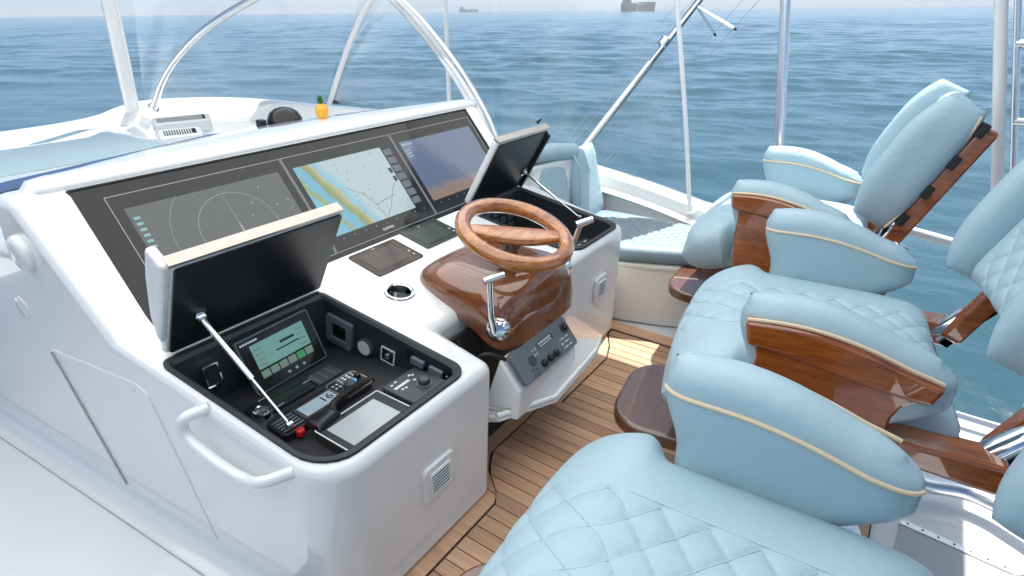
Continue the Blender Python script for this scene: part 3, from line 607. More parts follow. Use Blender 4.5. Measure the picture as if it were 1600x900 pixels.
# ------------------------------------------------------------------ steering pod, wheel, levers
pod = thing('steering_pod', 'glossy varnished wooden steering pod between the two storage wells', 'steering pod', (-1.12, 1.455, .6))
def pod_mesh():
    nr, k = 34, 96; V = []; F = []
    for i in range(nr):
        q = math.sin(math.pi/2*(i+.02)/(nr-1+.02))
        for j in range(k):
            a = 2*math.pi*j/k; ca, sa = math.cos(a), math.sin(a); r = (abs(ca)**4.5+abs(sa)**4.5)**(-1/4.5)*q
            x, y = r*ca, r*sa; e = max(0, 1-q**6)**.5
            X = -1.135+x*.240; Y = 1.500+y*(.222+.036*x)
            zb = lerp(dz(X)+.003, .528, smooth(-1.04, -.93, X)); zt = .720-.030*smooth(-1.22, -1.45, X)-.010*y*y
            V.append((X-.02*(1-e), Y, lerp(zb, zt, e)))
    for i in range(nr-1):
        for j in range(k): F.append((i*k+j, i*k+(j+1) % k, (i+1)*k+(j+1) % k, (i+1)*k+j))
    F.append(tuple(range(k-1, -1, -1))); o = len(V)
    for j in range(k): p = V[(nr-1)*k+j]; V.append((p[0], p[1], p[2]-.018))
    for j in range(k): F.append(((nr-1)*k+j, (nr-1)*k+(j+1) % k, o+(j+1) % k, o+j))
    F.append(tuple(range(o, o+k)))
    return MB().add(V, F)
pod_mesh().build('housing', 'varnish_pod', pod, smooth=50)
MB().tube([(-1.06, 1.455, .73), (-1.035, 1.455, .815)], [.035, .028], 20).build('column', 'varnish_dark', pod)
WC = Vector((-1.026, 1.46, .842)); tl = R(18); WN = Vector((math.sin(tl), 0, math.cos(tl))); WA = Vector((math.cos(tl), 0, -math.sin(tl))); WB = Vector((0, 1, 0))
MB().tube([WC+(WA*math.cos(a)+WB*math.sin(a))*.176 for a in [2*math.pi*i/72 for i in range(72)]], .0255, 20, closed=True).build('steering_wheel', 'varnish_wheel', pod); wh = bpy.data.objects['steering_wheel']; wh['label'] = 'varnished orange wooden steering wheel with a curved spoke'; sub(wh)
MB().tube([WC+(WA*math.cos(a)+WB*math.sin(a))*.176-WN*.0225 for a in [2*math.pi*i/72 for i in range(72)]], .0075, 8, closed=True).build('steel_band', 'chrome', wh)
spd = (WA*.62+WB*.78).normalized(); spp = WN.cross(spd)
def spoke():
    m = MB(); nu = 30
    def P(s_, t_):
        wv = .046*(1-.6*abs(s_)**2)
        return WC+spd*(s_*.172)+spp*(t_*wv)-WN*(.012*(1-s_*s_))
    return m.pillow(lambda a, c: tuple(P(a, c)), nu, 14, .016, .016, 6)
spoke().build('spoke', 'varnish_wheel', wh)
MB().lathe([(.030, -.05), (.034, -.02), (.026, .002)], WC, WN, 24).build('hub', 'varnish_dark', wh)
def lever(y, x, label, lean, z0=.605):
    t = thing('control_lever', label, 'control lever', (x, y, z0), 0, 'chrome engine control levers'); sg = -1 if y < 1.455 else 1
    MB().lathe([(.040, 0), (.040, .006), (.034, .014), (.027, .020), (.027, .030), (.020, .038), (.004, .040)], (x, y-sg*.012, z0+.01), (.55, sg*.75, .35), 28).build('base', 'chrome', t)
    p = [Vector((x+.006, y+sg*.018, z0+.015)), Vector((x+lean*.3, y+sg*.022, z0+.07)), Vector((x+lean*.7, y+sg*.020, z0+.14)), Vector((x+lean, y+sg*.018, z0+.195))]
    MB().tube(p, [.013, .0105, .0095, .010], 14).build('arm', 'chrome', t)
    q = p[-1]; MB().tube([q+Vector((-.012, -.014, -.004)), q+Vector((.004, .004, .002)), q+Vector((.030, .034, .012))], [.0125, .0135, .012], 16).build('grip', 'chrome', t)
lever(1.265, -.965, 'upright chrome control lever on the near side of the wooden pod', -.006, .575)
lever(1.765, -1.02, 'chrome control lever on the far side of the steering wheel', .062, .60)

# ------------------------------------------------------------------ grey keypad
kf = Fr((-.900, 1.425, .450), (0, 1, 0), (-.08, 0, .10)); kf.o += kf.z*.008 if kf.z.x > 0 else -kf.z*.008
if kf.z.z < 0: kf.z = -kf.z
t = thing('control_keypad', 'slate grey control keypad with knobs mounted on the dropped white flap', 'keypad', tuple(kf.o))
kf.plate(-.165, .165, -.058, .058, 0, .020, .014).build('casing', 'slate_plastic', t, bevel=.004)
kf.plate(-.030, .062, .012, .034, .020, .0206).build('display', 'charcoal', t, smooth=0)
for k in range(7): kf.plate(-.022+k*.011, -.015+k*.011, .024, .031, .0206, .021).build('character', 'mark_white', t, smooth=0)
for k in range(9): kf.plate(-.020+k*.008, -.015+k*.008, .015, .020, .0206, .021).build('character', 'mark_white', t, smooth=0)
kf.disc(.135, .018, .020, .02, .024, 24).build('joystick_base', 'charcoal', t); kf.disc(.135, .018, .011, .024, .034, 20, .006).build('joystick', 'black_panel', t)
kf.disc(-.085, -.004, .018, .02, .0225, 24).build('arrow_pad', 'charcoal', t)
for a in range(3):
    kf.disc(-.045+a*.038, -.034, .0125, .02, .034, 20, .004).build('knob', 'black_panel', t)
for (a, c) in ((-.105, -.030), (-.085, -.036), (-.105, -.046), (-.086, -.050)): kf.ring(a-.006, a+.006, c-.005, c+.005, .0016, .02, .0212, .002).build('key', 'charcoal', t, smooth=0)
for i in range(3):
    for j in range(4): kf.plate(.080+j*.014, .088+j*.014, -.044+i*.016, -.038+i*.016, .02, .0215, .002).build('key', 'mark_white' if (i+j) % 2 else 'tablet', t, smooth=0)
for i in range(2):
    for j in range(2): kf.plate(-.066+j*.014, -.059+j*.014, .000+i*.018, .010+i*.018, .02, .0212).build('key', 'tablet', t, smooth=0)

# ------------------------------------------------------------------ near well instruments
FWL = Fr((NW['x0']+.004, 0, 0), (0, 1, 0), (.18, 0, 1))    # forward wall of near well, leaning
EF = Fr((-1.425, .806, .585), (0, 1, .03), (-.40, 0, 1))
if EF.z.x < 0: EF.z = -EF.z
t = thing('engine_display', 'black engine monitor with a green lit picture in the near storage well', 'display', tuple(EF.o))
EF.plate(-.122, .122, -.084, .084, -.012, .004, .006).build('casing', 'slate_plastic', t, smooth=0)
EF.plate(-.118, .118, -.080, .080, .004, .0055, .004).build('glass', 'black_glass', t, smooth=0)
EF.plate(-.088, .090, -.018, .058, .0055, .0062).build('screen', 'lcd_green', t, smooth=0)
EF.plate(-.02, .060, .010, .014, .0062, .0068).build('readout', 'lcd_ink', t, smooth=0)
EF.plate(.0, .050, .026, .034, .0062, .0068).build('readout', 'lcd_ink', t, smooth=0)
for k in range(4):
    for s_ in (-1, 1): EF.plate(s_*.070-.012, s_*.070+.012, -.010+k*.016, -.004+k*.016, .0062, .0066).build('readout', 'lcd_key', t, smooth=0)
for k in range(6): EF.plate(-.088+k*.030, -.062+k*.030, -.046, -.024, .0055, .0062).build('soft_key', 'lcd_key_on' if k == 4 else 'lcd_key', t, smooth=0)
for k in range(3): EF.disc(-.01+k*.026, -.064, .0045, .0055, .007, 12).build('button', 'tablet', t)
for k in range(7): EF.plate(-.112+k*.008, -.106+k*.008, .066, .072, .0055, .0062).build('brand_mark', 'mark_white', t, smooth=0)
# starboard wall of near well
WF = Fr((0, NW['y1']-.001, 0), (1, 0, 0), (0, .0, 1))   # normal = x cross z = -y
def wp(x, z): return Fr((x, shy(NW, x, NW['y1'])-.001, z), (1, .10, -.20), (0, 0, 1))
t = thing('square_gauge', 'square grey framed gauge on the starboard wall of the near well', 'gauge', (-1.404, NW['y1'], .565)); g = wp(-1.404, .565)
g.ring(-.055, .055, -.052, .052, .024, 0, .014, .008).build('frame', 'slate_plastic', t, bevel=.002); g.plate(-.032, .032, -.029, .029, .0, .006).build('screen', 'black_glass', t, smooth=0)
g.plate(-.034, .034, -.046, -.041, .014, .0146).build('label_bar', 'charcoal', t, smooth=0)
t = thing('round_gauge', 'round silver faced dial beside the square gauge', 'gauge', (-1.300, NW['y1'], .537)); g = wp(-1.300, .537)
g.disc(0, 0, .031, 0, .012, 28, .003).build('ring', 'charcoal', t); g.disc(0, 0, .025, .012, .0135, 28).build('face', 'gauge_face', t)
t = thing('key_switch', 'small square key switch with a white border on the well wall', 'switch', (-1.211, NW['y1'], .528)); g = wp(-1.211, .530)
g.plate(-.026, .026, -.026, .026, 0, .003).build('plate', 'black_panel', t, smooth=0); g.ring(-.027, .027, -.027, .027, .004, 0, .0042, .002).build('border', 'mark_white', t, smooth=0); g.disc(0, 0, .011, .003, .010, 20, .002).build('barrel', 'chrome', t)
t = thing('rocker_panel', 'black panel with two grey rocker switches at the aft end of the near well', 'switch panel', (-1.05, NW['y1'], .55)); g = wp(-1.05, .545)
g.plate(-.085, .075, -.024, .022, 0, .003, .004).build('plate', 'black_panel', t, smooth=0)
for k in range(2): g.plate(-.062+k*.068, -.012+k*.068, -.016, .010, .003, .017, .006).build('rocker', 'slate_plastic', t, bevel=.004)
g.disc(.066, -.006, .003, .003, .005, 10).build('pilot_light', 'mark_white', t)
# floor instruments
def ff(x, y): return Fr((x, y, zfn(x)), (0, 1, 0), (-1, -.05, 0))
t = thing('speaker_plate', 'small grey louvred speaker plate on the well floor', 'speaker', (-1.325, .865, zfn(-1.325))); g = ff(-1.322, .865)
g.plate(-.045, .045, -.032, .032, 0, .008, .006).build('plate', 'charcoal', t, bevel=.002)
for k in range(3): g.plate(-.038+k*.028, -.036+k*.028+.002, -.026, .026, .008, .0092).build('slot', 'slate_plastic', t, smooth=0)
t = thing('marine_radio', 'black marine radio showing channel 16 in the near well', 'radio', (-1.205, .745, zfn(-1.2))); g = ff(-1.195, .760)
g.plate(-.150, .150, -.042, .052, 0, .024, .016).build('casing', 'black_panel', t, bevel=.004)
g.ring(.045, .152, -.044, .054, .004, .020, .0255, .016).build('silver_trim', 'brushed', t, smooth=0)
g.plate(-.075, .048, -.028, .034, .024, .0246).build('screen_surround', 'charcoal', t, smooth=0)
g.plate(-.065, .042, -.022, .028, .0246, .0252).build('screen', 'lcd_blue', t, smooth=0)
text_mesh('16', .040, 'channel_number', 'lcd_ink', g(.016, .004, .0256), g.x, g.y, t)
for i in range(3):
    for j in range(4): g.plate(.085+j*.015, .094+j*.015, .014+i*.012, .021+i*.012, .024, .0265, .002).build('key', 'mark_white' if (i*j) % 3 else 'tablet', t, smooth=0)
for j in range(4): g.plate(.056+(j % 2)*.014, .064+(j % 2)*.014, .010+(j//2)*.016, .017+(j//2)*.016, .024, .0262, .002).build('key', 'tablet', t, smooth=0)
g.disc(.088, -.012, .017, .024, .046, 24, .004).build('knob', 'charcoal', t); g.disc(.136, .012, .010, .024, .038, 18, .003).build('knob', 'black_panel', t)
g.disc(.118, .004, .006, .024, .0285, 12).build('lit_key', 'lamp_blue', t)
for k in range(5): g.plate(-.142, -.082, -.028+k*.013, -.023+k*.013, .024, .0255).build('grille_bar', 'slate_plastic', t, smooth=0)
g.disc(-.112, -.052, .012, .010, .028, 18, .004).build('distress_cap', 'red', t)
t = thing('second_radio', 'plain black faceplate behind the marine radio in the near well', 'radio', (-1.31, .70, zfn(-1.31))); g = ff(-1.325, .725)
g.plate(-.105, .085, -.036, .040, 0, .012, .006).build('faceplate', 'black_panel', t, bevel=.002)
g.plate(-.085, .065, -.026, .028, .012, .0128).build('window', 'black_glass', t, smooth=0)
for a, c in ((-.06, .033), (-.05, -.032), (.066, .002)): g.plate(a, a+.028, c, c+.003, .012, .0132).build('legend', 'line_grey', t, smooth=0)
mic = thing('hand_microphone', 'black hand microphone with coiled cord beside the radio screen', 'microphone', (-1.10, .70, zfn(-1.1)))
g = ff(-1.115, .705)
MB().pillow(lambda a, c: g(a*.040, c*.026*(1-.25*a), .028+.006*(1-a*a)), 16, 12, .020, .016, 4).build('body', 'black_panel', mic)
g.disc(.006, 0, .012, .040, .049, 18, .003).build('grille', 'charcoal', mic)
cp = bez([g(.035, .01, .03), g(.06, .035, .035), g(.11, .045, .033), g(.17, .050, .030), g(.215, .052, .022)], 30); coil = []
for i, p in enumerate(cp):
    a = i*1.45; tdir = (Vector(cp[min(i+1, len(cp)-1)])-Vector(cp[max(i-1, 0)])).normalized(); u = tdir.cross(Vector((0, 0, 1))).normalized(); v = u.cross(tdir)
    coil.append(Vector(p)+(u*math.cos(a)+v*math.sin(a))*.008)
MB().tube(bez(coil, 3), .0030, 6).build('coiled_cord', 'rubber', mic)
t = thing('autopilot_control', 'charcoal autopilot control with a round knob near the tablet', 'control unit', (-1.01, .925, zfn(-1.0))); g = ff(-1.035, .960)
g.plate(-.066, .068, -.070, .066, 0, .030, .008).build('casing', 'charcoal', t, bevel=.004)
g.plate(-.052, .006, .022, .032, .030, .0308).build('screen', 'gauge_face', t, smooth=0)
for a, c in ((-.048, .044), (-.030, .048), (.018, .040), (.026, .034), (-.042, .006), (-.030, .004), (.012, .012)): g.plate(a, a+.008, c, c+.006, .030, .0312).build('key', 'mark_white', t, smooth=0)
g.disc(.018, -.022, .023, .030, .0335, 28).build('knob_ring', 'slate_plastic', t); g.disc(.018, -.022, .018, .0335, .052, 26, .004).build('knob', 'charcoal', t)
t = thing('tablet_screen', 'pale grey blank touch screen in the aft corner of the near well', 'screen', (-.985, .735, zfn(-.98))); g = ff(-1.025, .768)
g.plate(-.108, .108, -.078, .076, 0, .030, .006).build('casing', 'black_tray', t, smooth=0)
g.ring(-.108, .108, -.078, .076, .003, .030, .0325, .004).build('silver_edge', 'mark_white', t, smooth=0)
g.plate(-.085, .075, -.052, .054, .030, .0312).build('screen', 'tablet', t, smooth=0)
g.disc(-.02, .066, .003, .03, .032, 10).build('sensor', 'black_panel', t)
t = thing('chrome_dial', 'small chrome ringed dial at the port edge of the near well', 'dial', (-1.285, .60, zfn(-1.28))); g = ff(-1.30, .640)
MB().lathe([(.026, 0), (.026, .022), (.023, .026), (.019, .024), (.018, .014), (.002, .014)], g(0, 0), g.z, 28).build('ring', 'chrome', t)
g.disc(0, 0, .017, .0135, .0145, 20).build('face', 'charcoal', t)
t = thing('wall_socket', 'small chrome framed socket on the forward wall of the near well', 'socket', (-1.45, .60, .6)); g = Fr((-1.455, .605, .600), (0, 1, 0), (-.15, 0, 1))
if g.z.x < 0: g.z = -g.z
g.ring(-.022, .022, -.032, .032, .004, -.01, .006, .003).build('frame', 'chrome', t, smooth=0); g.plate(-.018, .018, -.028, .028, -.01, .003).build('insert', 'black_panel', t, smooth=0)
# far well contents
def fr2(x, y): return Fr((x, y, zff(x)), (0, 1, 0), (-1, 0, -.05))
t = thing('breaker_panel', 'rows of black breaker switches on the forward wall of the far well', 'switch panel', (-1.59, 2.05, .55)); g = Fr((FW['x0']+.006, 2.06, .585), (0, 1, 0), (-.1, 0, 1))
if g.z.x < 0: g.z = -g.z
g.plate(-.12, .20, -.07, .07, 0, .004).build('plate', 'black_panel', t, smooth=0)
for i in range(5):
    for j in range(3): g.plate(-.105+i*.058, -.062+i*.058, -.06+j*.042, -.028+j*.042, .004, .016, .004).build('rocker', 'charcoal', t, bevel=.003)
t = thing('switch_block', 'dark switch block with white legends at the aft end of the far well', 'switch panel', (-1.15, 2.14, .53)); g = fr2(-1.15, 2.14)
g.plate(-.15, .15, -.06, .05, 0, .028, .006).build('casing', 'charcoal', t, bevel=.003)
for i in range(5): g.plate(-.13+i*.055, -.09+i*.055, -.03, .02, .028, .036, .003).build('rocker', 'black_panel', t, bevel=.002)
for i in range(5): g.plate(-.12+i*.055, -.10+i*.055, .028, .034, .028, .029).build('legend', 'mark_white', t, smooth=0)

# ------------------------------------------------------------------ ornaments on the brow
t = thing('pineapple_ornament', 'small yellow pineapple ornament with green leaves on the console brow', 'ornament', (-2.21, 1.665, 1.075)); c = (-2.21, 1.665, 1.072)
MB().lathe([(.012, 0), (.022, .008), (.0275, .025), (.0275, .045), (.021, .062), (.010, .070)], c, k=20).build('fruit', 'fruit', t)
lf = MB()
for i in range(14):
    a = i*2.4; r = .010+.018*(i % 3)/2; h = .040-.008*(i % 3); p = Vector(c)+Vector((0, 0, .066)); d = Vector((math.cos(a), math.sin(a), 0)); s_ = Vector((-math.sin(a), math.cos(a), 0))*.006
    q = p+d*r*.5+Vector((0, 0, h*.6)); e = p+d*r+Vector((0, 0, h)); lf.add([p-s_, p+s_, q+s_, e, q-s_, p+d*.004], [(0, 1, 2, 4), (4, 2, 3), (0, 4, 5), (1, 5, 2)])
lf.build('leaves', 'leafgreen', t, smooth=0)
t = thing('dome_compass', 'black glass dome compass behind the console brow', 'compass', (-2.55, 1.70, .97)); c = (-2.55, 1.70, .97)
MB().lathe([(.100, 0), (.105, .02), (.100, .04), (.086, .045)], c, k=36).build('base', 'black_panel', t)
MB().lathe([(.086, .045), (.082, .072), (.066, .102), (.040, .120), (.012, .127)], c, k=36).build('dome', 'black_glass', t)
MB().box(-2.60, -2.56, 1.575, 1.61, .97, 1.05).build('lamp_housing', 'black_panel', t, bevel=.006)

# ================================================================== FORWARD MOULDING
fore = thing('forward_moulding', 'white moulded foredeck ahead of the console with raised front rim', 'moulding', (-3.3, 1.5, .84))
MB().prism([(-2.3, .6), (-2.1, .8), (-2.1, 2.55), (-3.2, 2.42), (-3.95, 2.30), (-4.35, 2.0), (-4.45, 1.5), (-4.45, -.4), (-3.6, -.4)], lambda x, y: (x, y, .62), lambda x, y: (x, y, .865)).build('shelf', 'gelcoat', fore, bevel=.03)
rimp = bez([(-4.45, -.4, .875), (-4.45, 1.0, .885), (-4.44, 1.50, .90), (-4.36, 1.68, .955), (-4.30, 1.80, .985), (-4.22, 2.05, .985), (-3.9, 2.28, .98), (-3.2, 2.44, .965), (-2.5, 2.56, .955)], 10)
def band(path, prof_):
    V = []; F = []; k = len(prof_); n = len(path)
    for i, p in enumerate(path):
        p = Vector(p); tdir = (Vector(path[min(i+1, n-1)])-Vector(path[max(i-1, 0)])); tdir.z = 0; tdir.normalize(); nrm = Vector((tdir.y, -tdir.x, 0))
        V += [p+nrm*a+Vector((0, 0, c)) for a, c in prof_]
    for i in range(n-1):
        for j in range(k): F.append((i*k+j, i*k+(j+1) % k, (i+1)*k+(j+1) % k, (i+1)*k+j))
    F += [tuple(range(k)), tuple(range(n*k-1, (n-1)*k-1, -1))]
    return MB().add(V, F)
band(rimp, [(.16, -.12), (.10, -.06), (.06, -.01), (.03, .0), (-.03, .0), (-.05, -.015), (-.06, -.05), (-.06, -.4), (.16, -.4)]).build('front_rim', 'gelcoat', fore, smooth=50)
MB().prism(rrect(-4.05, -2.95, .0, 1.44, .10, 6), lambda x, y: (x, y+.06*(x+3.5), .86), lambda x, y: (x, y+.06*(x+3.5), .905)).build('hatch_panel', 'gelcoat', fore, bevel=.02)
MB().prism(rrect(-3.98, -3.05, .05, 1.38, .08, 6), lambda x, y: (x, y+.06*(x+3.5), .905), lambda x, y: (x, y+.06*(x+3.5), .911)).build('hatch_inlay', 'leather_pale', fore, smooth=0)
MB().prism([(-2.62, .30), (-2.78, .30), (-3.12, 1.62), (-3.06, 1.66)], lambda x, y: (x, y, .86), lambda x, y: (x, y, .925)).build('navy_strip', 'navy', fore, bevel=.006)
def fvent(x, y, wd, ang, label):
    fr = Fr((x, y, .90), (math.sin(ang), math.cos(ang), 0), (-.94, 0, .34)); t = thing('deck_vent', label, 'vent', (x, y, .88), 0, 'louvred vents on the foredeck')
    fr.plate(-wd/2, wd/2, -.045, .045, -.05, .012, .02).build('housing', 'gelcoat', t, bevel=.008)
    fr.plate(-wd/2+.03, wd/2-.03, -.025, .025, .0122, .013).build('throat', 'black_panel', t, smooth=0)
    k = 0; n = int((wd-.07)/.0125)
    for k in range(n): MB().obox(fr(-wd/2+.038+k*.0125, 0, .016), fr.x, fr.y, fr.z, .0030, .025, .005).build('slat', 'gelcoat', t, smooth=0)
fvent(-3.85, 1.84, .33, .35, 'louvred deck vent below the foot of the arched pipe')
fvent(-3.40, 1.60, .22, .35, 'louvred deck vent nearer the console on the foredeck')
MB().prism(rrect(-3.1, -2.5, 1.75, 2.2, .05, 5), lambda x, y: (x, y, .86), lambda x, y: (x, y, .885)).build('locker_lid', 'gelcoat', fore, bevel=.008)

# ================================================================== ENCLOSURE FRAMES
def pipe(name, label, pts, r, m='alu', n=10, group='tube frames of the enclosure'):
    t = thing(name, label, 'frame', pts[0], 0, group); pt = bez(pts, n)
    MB().tube(pt, r, 16).build('tube', m, t)
    d = (Vector(pt[1])-Vector(pt[0])).normalized()
    MB().lathe([(r*1.9, -.004), (r*1.9, .006), (r*1.25, .012), (r*1.2, .05)], pts[0], d, 18).build('foot', m, t)
    return t
ZT = 2.12
t = thing('corner_post', 'broad white corner post standing on the foredeck rim', 'post', (-4.24, 1.73, .95), 0, 'tube frames of the enclosure')
MB().prism(rrect(-.022, .022, -.034, .034, .015, 4), lambda a, c: (-4.25+a, 1.73+c, .93), lambda a, c: (-3.75+a, 1.60+c, ZT)).build('post', 'white_tube', t)
MB().tube([(-4.23, 1.765, .95), (-3.735, 1.64, ZT)], .010, 8).build('bead', 'white_tube', t)
pipe('arched_pipe', 'long arched steel pipe rising from the foredeck beside the white corner post', [(-4.10, 1.80, .96), (-3.80, 1.80, 1.19), (-3.40, 1.83, 1.40), (-3.0, 1.92, 1.56), (-2.5, 2.0, 1.70), (-1.9, 2.0, 1.80)], .019)
pipe('arched_pipe', 'curved white pipe rising from the rim beside the pineapple ornament', [(-3.30, 2.52, .90), (-3.10, 2.52, 1.18), (-2.90, 2.49, 1.39), (-2.70, 2.47, 1.56), (-2.3, 2.45, 1.80), (-1.9, 2.4, 1.98), (-1.5, 2.4, ZT)], .017, 'white_tube')
t = thing('windscreen_arch', 'thick white ribbed frame leaning forward at the far end of the console', 'frame', (-2.03, 2.71, .74), 0, 'tube frames of the enclosure')
for dx, dy, r_ in ((0, 0, .019), (.036, .014, .015), (-.031, -.010, .013)):
    MB().tube(bez([(-2.02+dx, 2.71+dy, .72), (-2.17+dx, 2.70+dy, 1.01), (-2.40+dx, 2.69+dy, 1.29), (-2.75+dx, 2.70+dy, 1.57), (-3.2+dx, 2.70+dy, 1.80), (-3.7, 2.7, 2.0)], 8), r_, 12).build('rib', 'white_tube' if dx <= 0 else 'alu', t)
t = pipe('stanchion', 'thin white upright post behind the far end of the brow', [(-2.6, 2.96, .80), (-2.6, 2.965, 1.2), (-2.6, 2.98, 1.6), (-2.6, 2.99, ZT)], .0135, 'white_tube')
pipe('zipper_post', 'slim white zip edge of the clear side curtain above the settee', [(-.985, 3.12, .46), (-1.08, 3.12, 1.0), (-1.19, 3.12, 1.54), (-1.31, 3.12, ZT)], .0125, 'white_tube', group='tube frames of the enclosure')
t = pipe('hardtop_pole', 'steel hardtop pole rising behind the farthest chair', [(-.50, 3.08, .40), (-.585, 3.09, .93), (-.67, 3.10, 1.53), (-.76, 3.1, ZT)], .023, 'alu')
MB().lathe([(.026, -.02), (.026, .02)], (-.60, 3.092, 1.03), (-.14, .02, .98), 18).build('collar', 'alu', t)
# clear curtains
def pane(label, corners):
    t = tag(MB().add([tuple(Vector(c)) for c in corners]+[tuple(Vector(c)+Vector((.001, .003, 0))) for c in corners], [(0, 1, 2, 3), (7, 6, 5, 4), (0, 4, 5, 1), (1, 5, 6, 2), (2, 6, 7, 3), (3, 7, 4, 0)]).build('clear_curtain', 'clear_vinyl', smooth=0), label, 'curtain', 'clear vinyl curtains')
pane('clear vinyl curtain across the front between corner post and curved pipe', [(-4.2, 1.80, .99), (-3.30, 2.52, .96), (-2.55, 2.50, ZT-.02), (-3.6, 1.70, ZT-.02)])
pane('clear vinyl curtain ahead of the far end of the console', [(-3.28, 2.54, .96), (-2.05, 2.72, .90), (-2.05, 2.72, ZT-.02), (-2.5, 2.52, ZT-.02)])
pane('clear vinyl side curtain between ribbed frame and zip edge above the settee', [(-2.02, 2.74, .80), (-1.0, 3.12, .52), (-1.31, 3.12, ZT-.02), (-2.02, 2.74, ZT-.02)])
# outrigger
orr = thing('outrigger', 'polished outrigger pole slanting up beyond the settee with spreader arms', 'outrigger', (-1.80, 3.30, .60))
A = Vector((-1.80, 3.30, .62)); B = Vector((-1.50, 4.6, 1.53)); Dv = None
A = Vector((-1.79, 3.27, .67)); B = Vector((-1.30, 3.75, 1.535)); Dv = (B-A)
MB().tube([A, A+Dv*.62], .024, 16).build('lower_pole', 'alu', orr); MB().tube([A+Dv*.60, A+Dv*1.6], .020, 16).build('upper_pole', 'alu', orr)
MB().tube([A+Dv*.45+Vector((.02, 0, .03)), A+Dv*.72+Vector((.02, 0, .03))], .011, 10).build('slide_tube', 'alu', orr)
MB().lathe([(.02, -.03), (.034, -.02), (.034, .02), (.02, .03)], A+Dv*.73+Vector((.0, 0, .02)), Dv, 16).build('clamp', 'alu', orr)
hub = A+Dv*.985
for d in (Vector((.115, .05, -.155)), Vector((.235, .02, -.125))):
    MB().tube([hub, hub+d], .008, 8).build('spreader_arm', 'alu', orr); MB().lathe([(.007, 0), (.007, .02)], hub+d, d, 8).build('arm_tip', 'rubber', orr)
for d, e in ((Vector((.115, .05, -.155)), (-1.66, 3.35, .60)), (Vector((.235, .02, -.125)), (-1.62, 3.35, .60))):
    MB().tube([hub+d+(hub+d-Vector(e))*.8, hub+d, Vector(e)], .0015, 5).build('line', 'line_grey', orr)
for k in range(2): MB().tube([A+Dv*1.6+Vector((-.1*k, 0, 0)), A+Vector((-.12-.05*k, .0, -.02))], .0012, 5).build('line', 'line_grey', orr)
# ladder at the right
lad = thing('tower_ladder', 'white tube ladder with rungs at the right edge of the picture', 'ladder', (.33, 3.0, .3))
MB().tube([(.40, 3.0, .3), (.285, 3.0, .84), (.105, 3.0, 1.52), (-.05, 3.0, ZT)], .022, 18).build('rail', 'white_tube', lad)
MB().tube([(.455, 3.02, .3), (.335, 3.02, .84), (.155, 3.02, 1.52), (0, 3.02, ZT)], .012, 16).build('rail', 'alu', lad)
MB().tube([(.93, 3.02, .3), (.75, 3.02, 1.0), (.57, 3.02, 1.6), (.45, 3.02, ZT)], .026, 16).build('rail', 'alu', lad)
for z, x in ((.55, .39), (.80, .335), (1.09, .265), (1.37, .19), (1.65, .12), (1.9, .06)): MB().tube([(x, 3.02, z), (x+.44, 3.02, z)], .015, 12).build('rung', 'alu', lad)
# unseen translucent top added over the helm to shade it and soften light
def canvas():
    m = bpy.data.materials.new('canvas'); m.use_nodes = True; n = m.node_tree.nodes; l = m.node_tree.links; n.remove(n['Principled BSDF'])
    d = n.new('ShaderNodeBsdfDiffuse'); d.inputs[0].default_value = (.85, .85, .84, 1); t = n.new('ShaderNodeBsdfTranslucent'); t.inputs[0].default_value = (.9, .9, .89, 1)
    no = n.new('ShaderNodeTexNoise'); no.inputs['Scale'].default_value = 400; bp = n.new('ShaderNodeBump'); bp.inputs['Strength'].default_value = .2; l.new(no.outputs[0], bp.inputs['Height']); l.new(bp.outputs[0], d.inputs['Normal'])
    mx = n.new('ShaderNodeMixShader'); mx.inputs[0].default_value = 0.8; l.new(d.outputs[0], mx.inputs[1]); l.new(t.outputs[0], mx.inputs[2]); l.new(mx.outputs[0], n['Material Output'].inputs[0]); M['canvas'] = m
canvas()
ht = thing('added_canvas_top', 'unseen white canvas top added over the helm for shade and soft light', 'awning', (-1, 1.45, ZT))
def topP(x, y): return ZT+.03+.10*(1-((x+1.69)/2.01)**2)*(1-((y-.83)/2.33)**2)
V = [(lerp(-3.7, .32, i/16), lerp(-1.5, 3.16, j/16), 0) for i in range(17) for j in range(17)]  # spread wide to port so its glow brightens console side and deck
MB().add([(x, y, topP(x, y)) for x, y, _ in V], [(i*17+j, (i+1)*17+j, (i+1)*17+j+1, i*17+j+1) for i in range(16) for j in range(16)]).build('canvas', 'canvas', ht)
MB().tube(bez([(-3.7, -1.5, ZT), (.32, -1.5, ZT), (.32, 3.16, ZT), (-3.7, 3.16, ZT)], 1), .022, 10, closed=True).build('frame_tube', 'alu', ht)
# ================================================================== STARBOARD SIDE: coaming, settee, rail
co = thing('side_coaming', 'white moulded starboard coaming sloping aft behind the settee', 'coaming', (-1.4, 3.15, 0))
cpth = [(-2.25, 3.02, .74), (-1.72, 3.14, .64), (-1.30, 3.19, .565), (-.95, 3.20, .49), (-.55, 3.12, .42), (-.34, 2.95, .36), (-.25, 2.66, .33)]
band(bez(cpth, 8), [(.05, -.01), (.02, .008), (-.09, .0), (-.11, -.02), (-.11, -.75), (.06, -.75)]).build('wall', 'gelcoat', co, smooth=50)
band(bez([(p[0], p[1]-.02, p[2]-.085) for p in cpth], 8), [(.075, -.018), (.095, .0), (.075, .016), (.02, .01), (.02, -.02)]).build('ledge', 'gelcoat', co, smooth=50)
se = thing('settee', 'white settee with quilted pale blue seat cushion along the starboard side', 'settee', (-1.1, 2.8, 0))
base = [(-1.62, 2.50), (-1.16, 2.515), (-.95, 2.575), (-.74, 2.655), (-.50, 2.70), (-.36, 2.78), (-.45, 3.12), (-1.62, 3.12)]
MB().prism(base, lambda x, y: (x, y, -.003), lambda x, y: (x, y, .345)).build('base', 'cream_gel', se, bevel=.02)
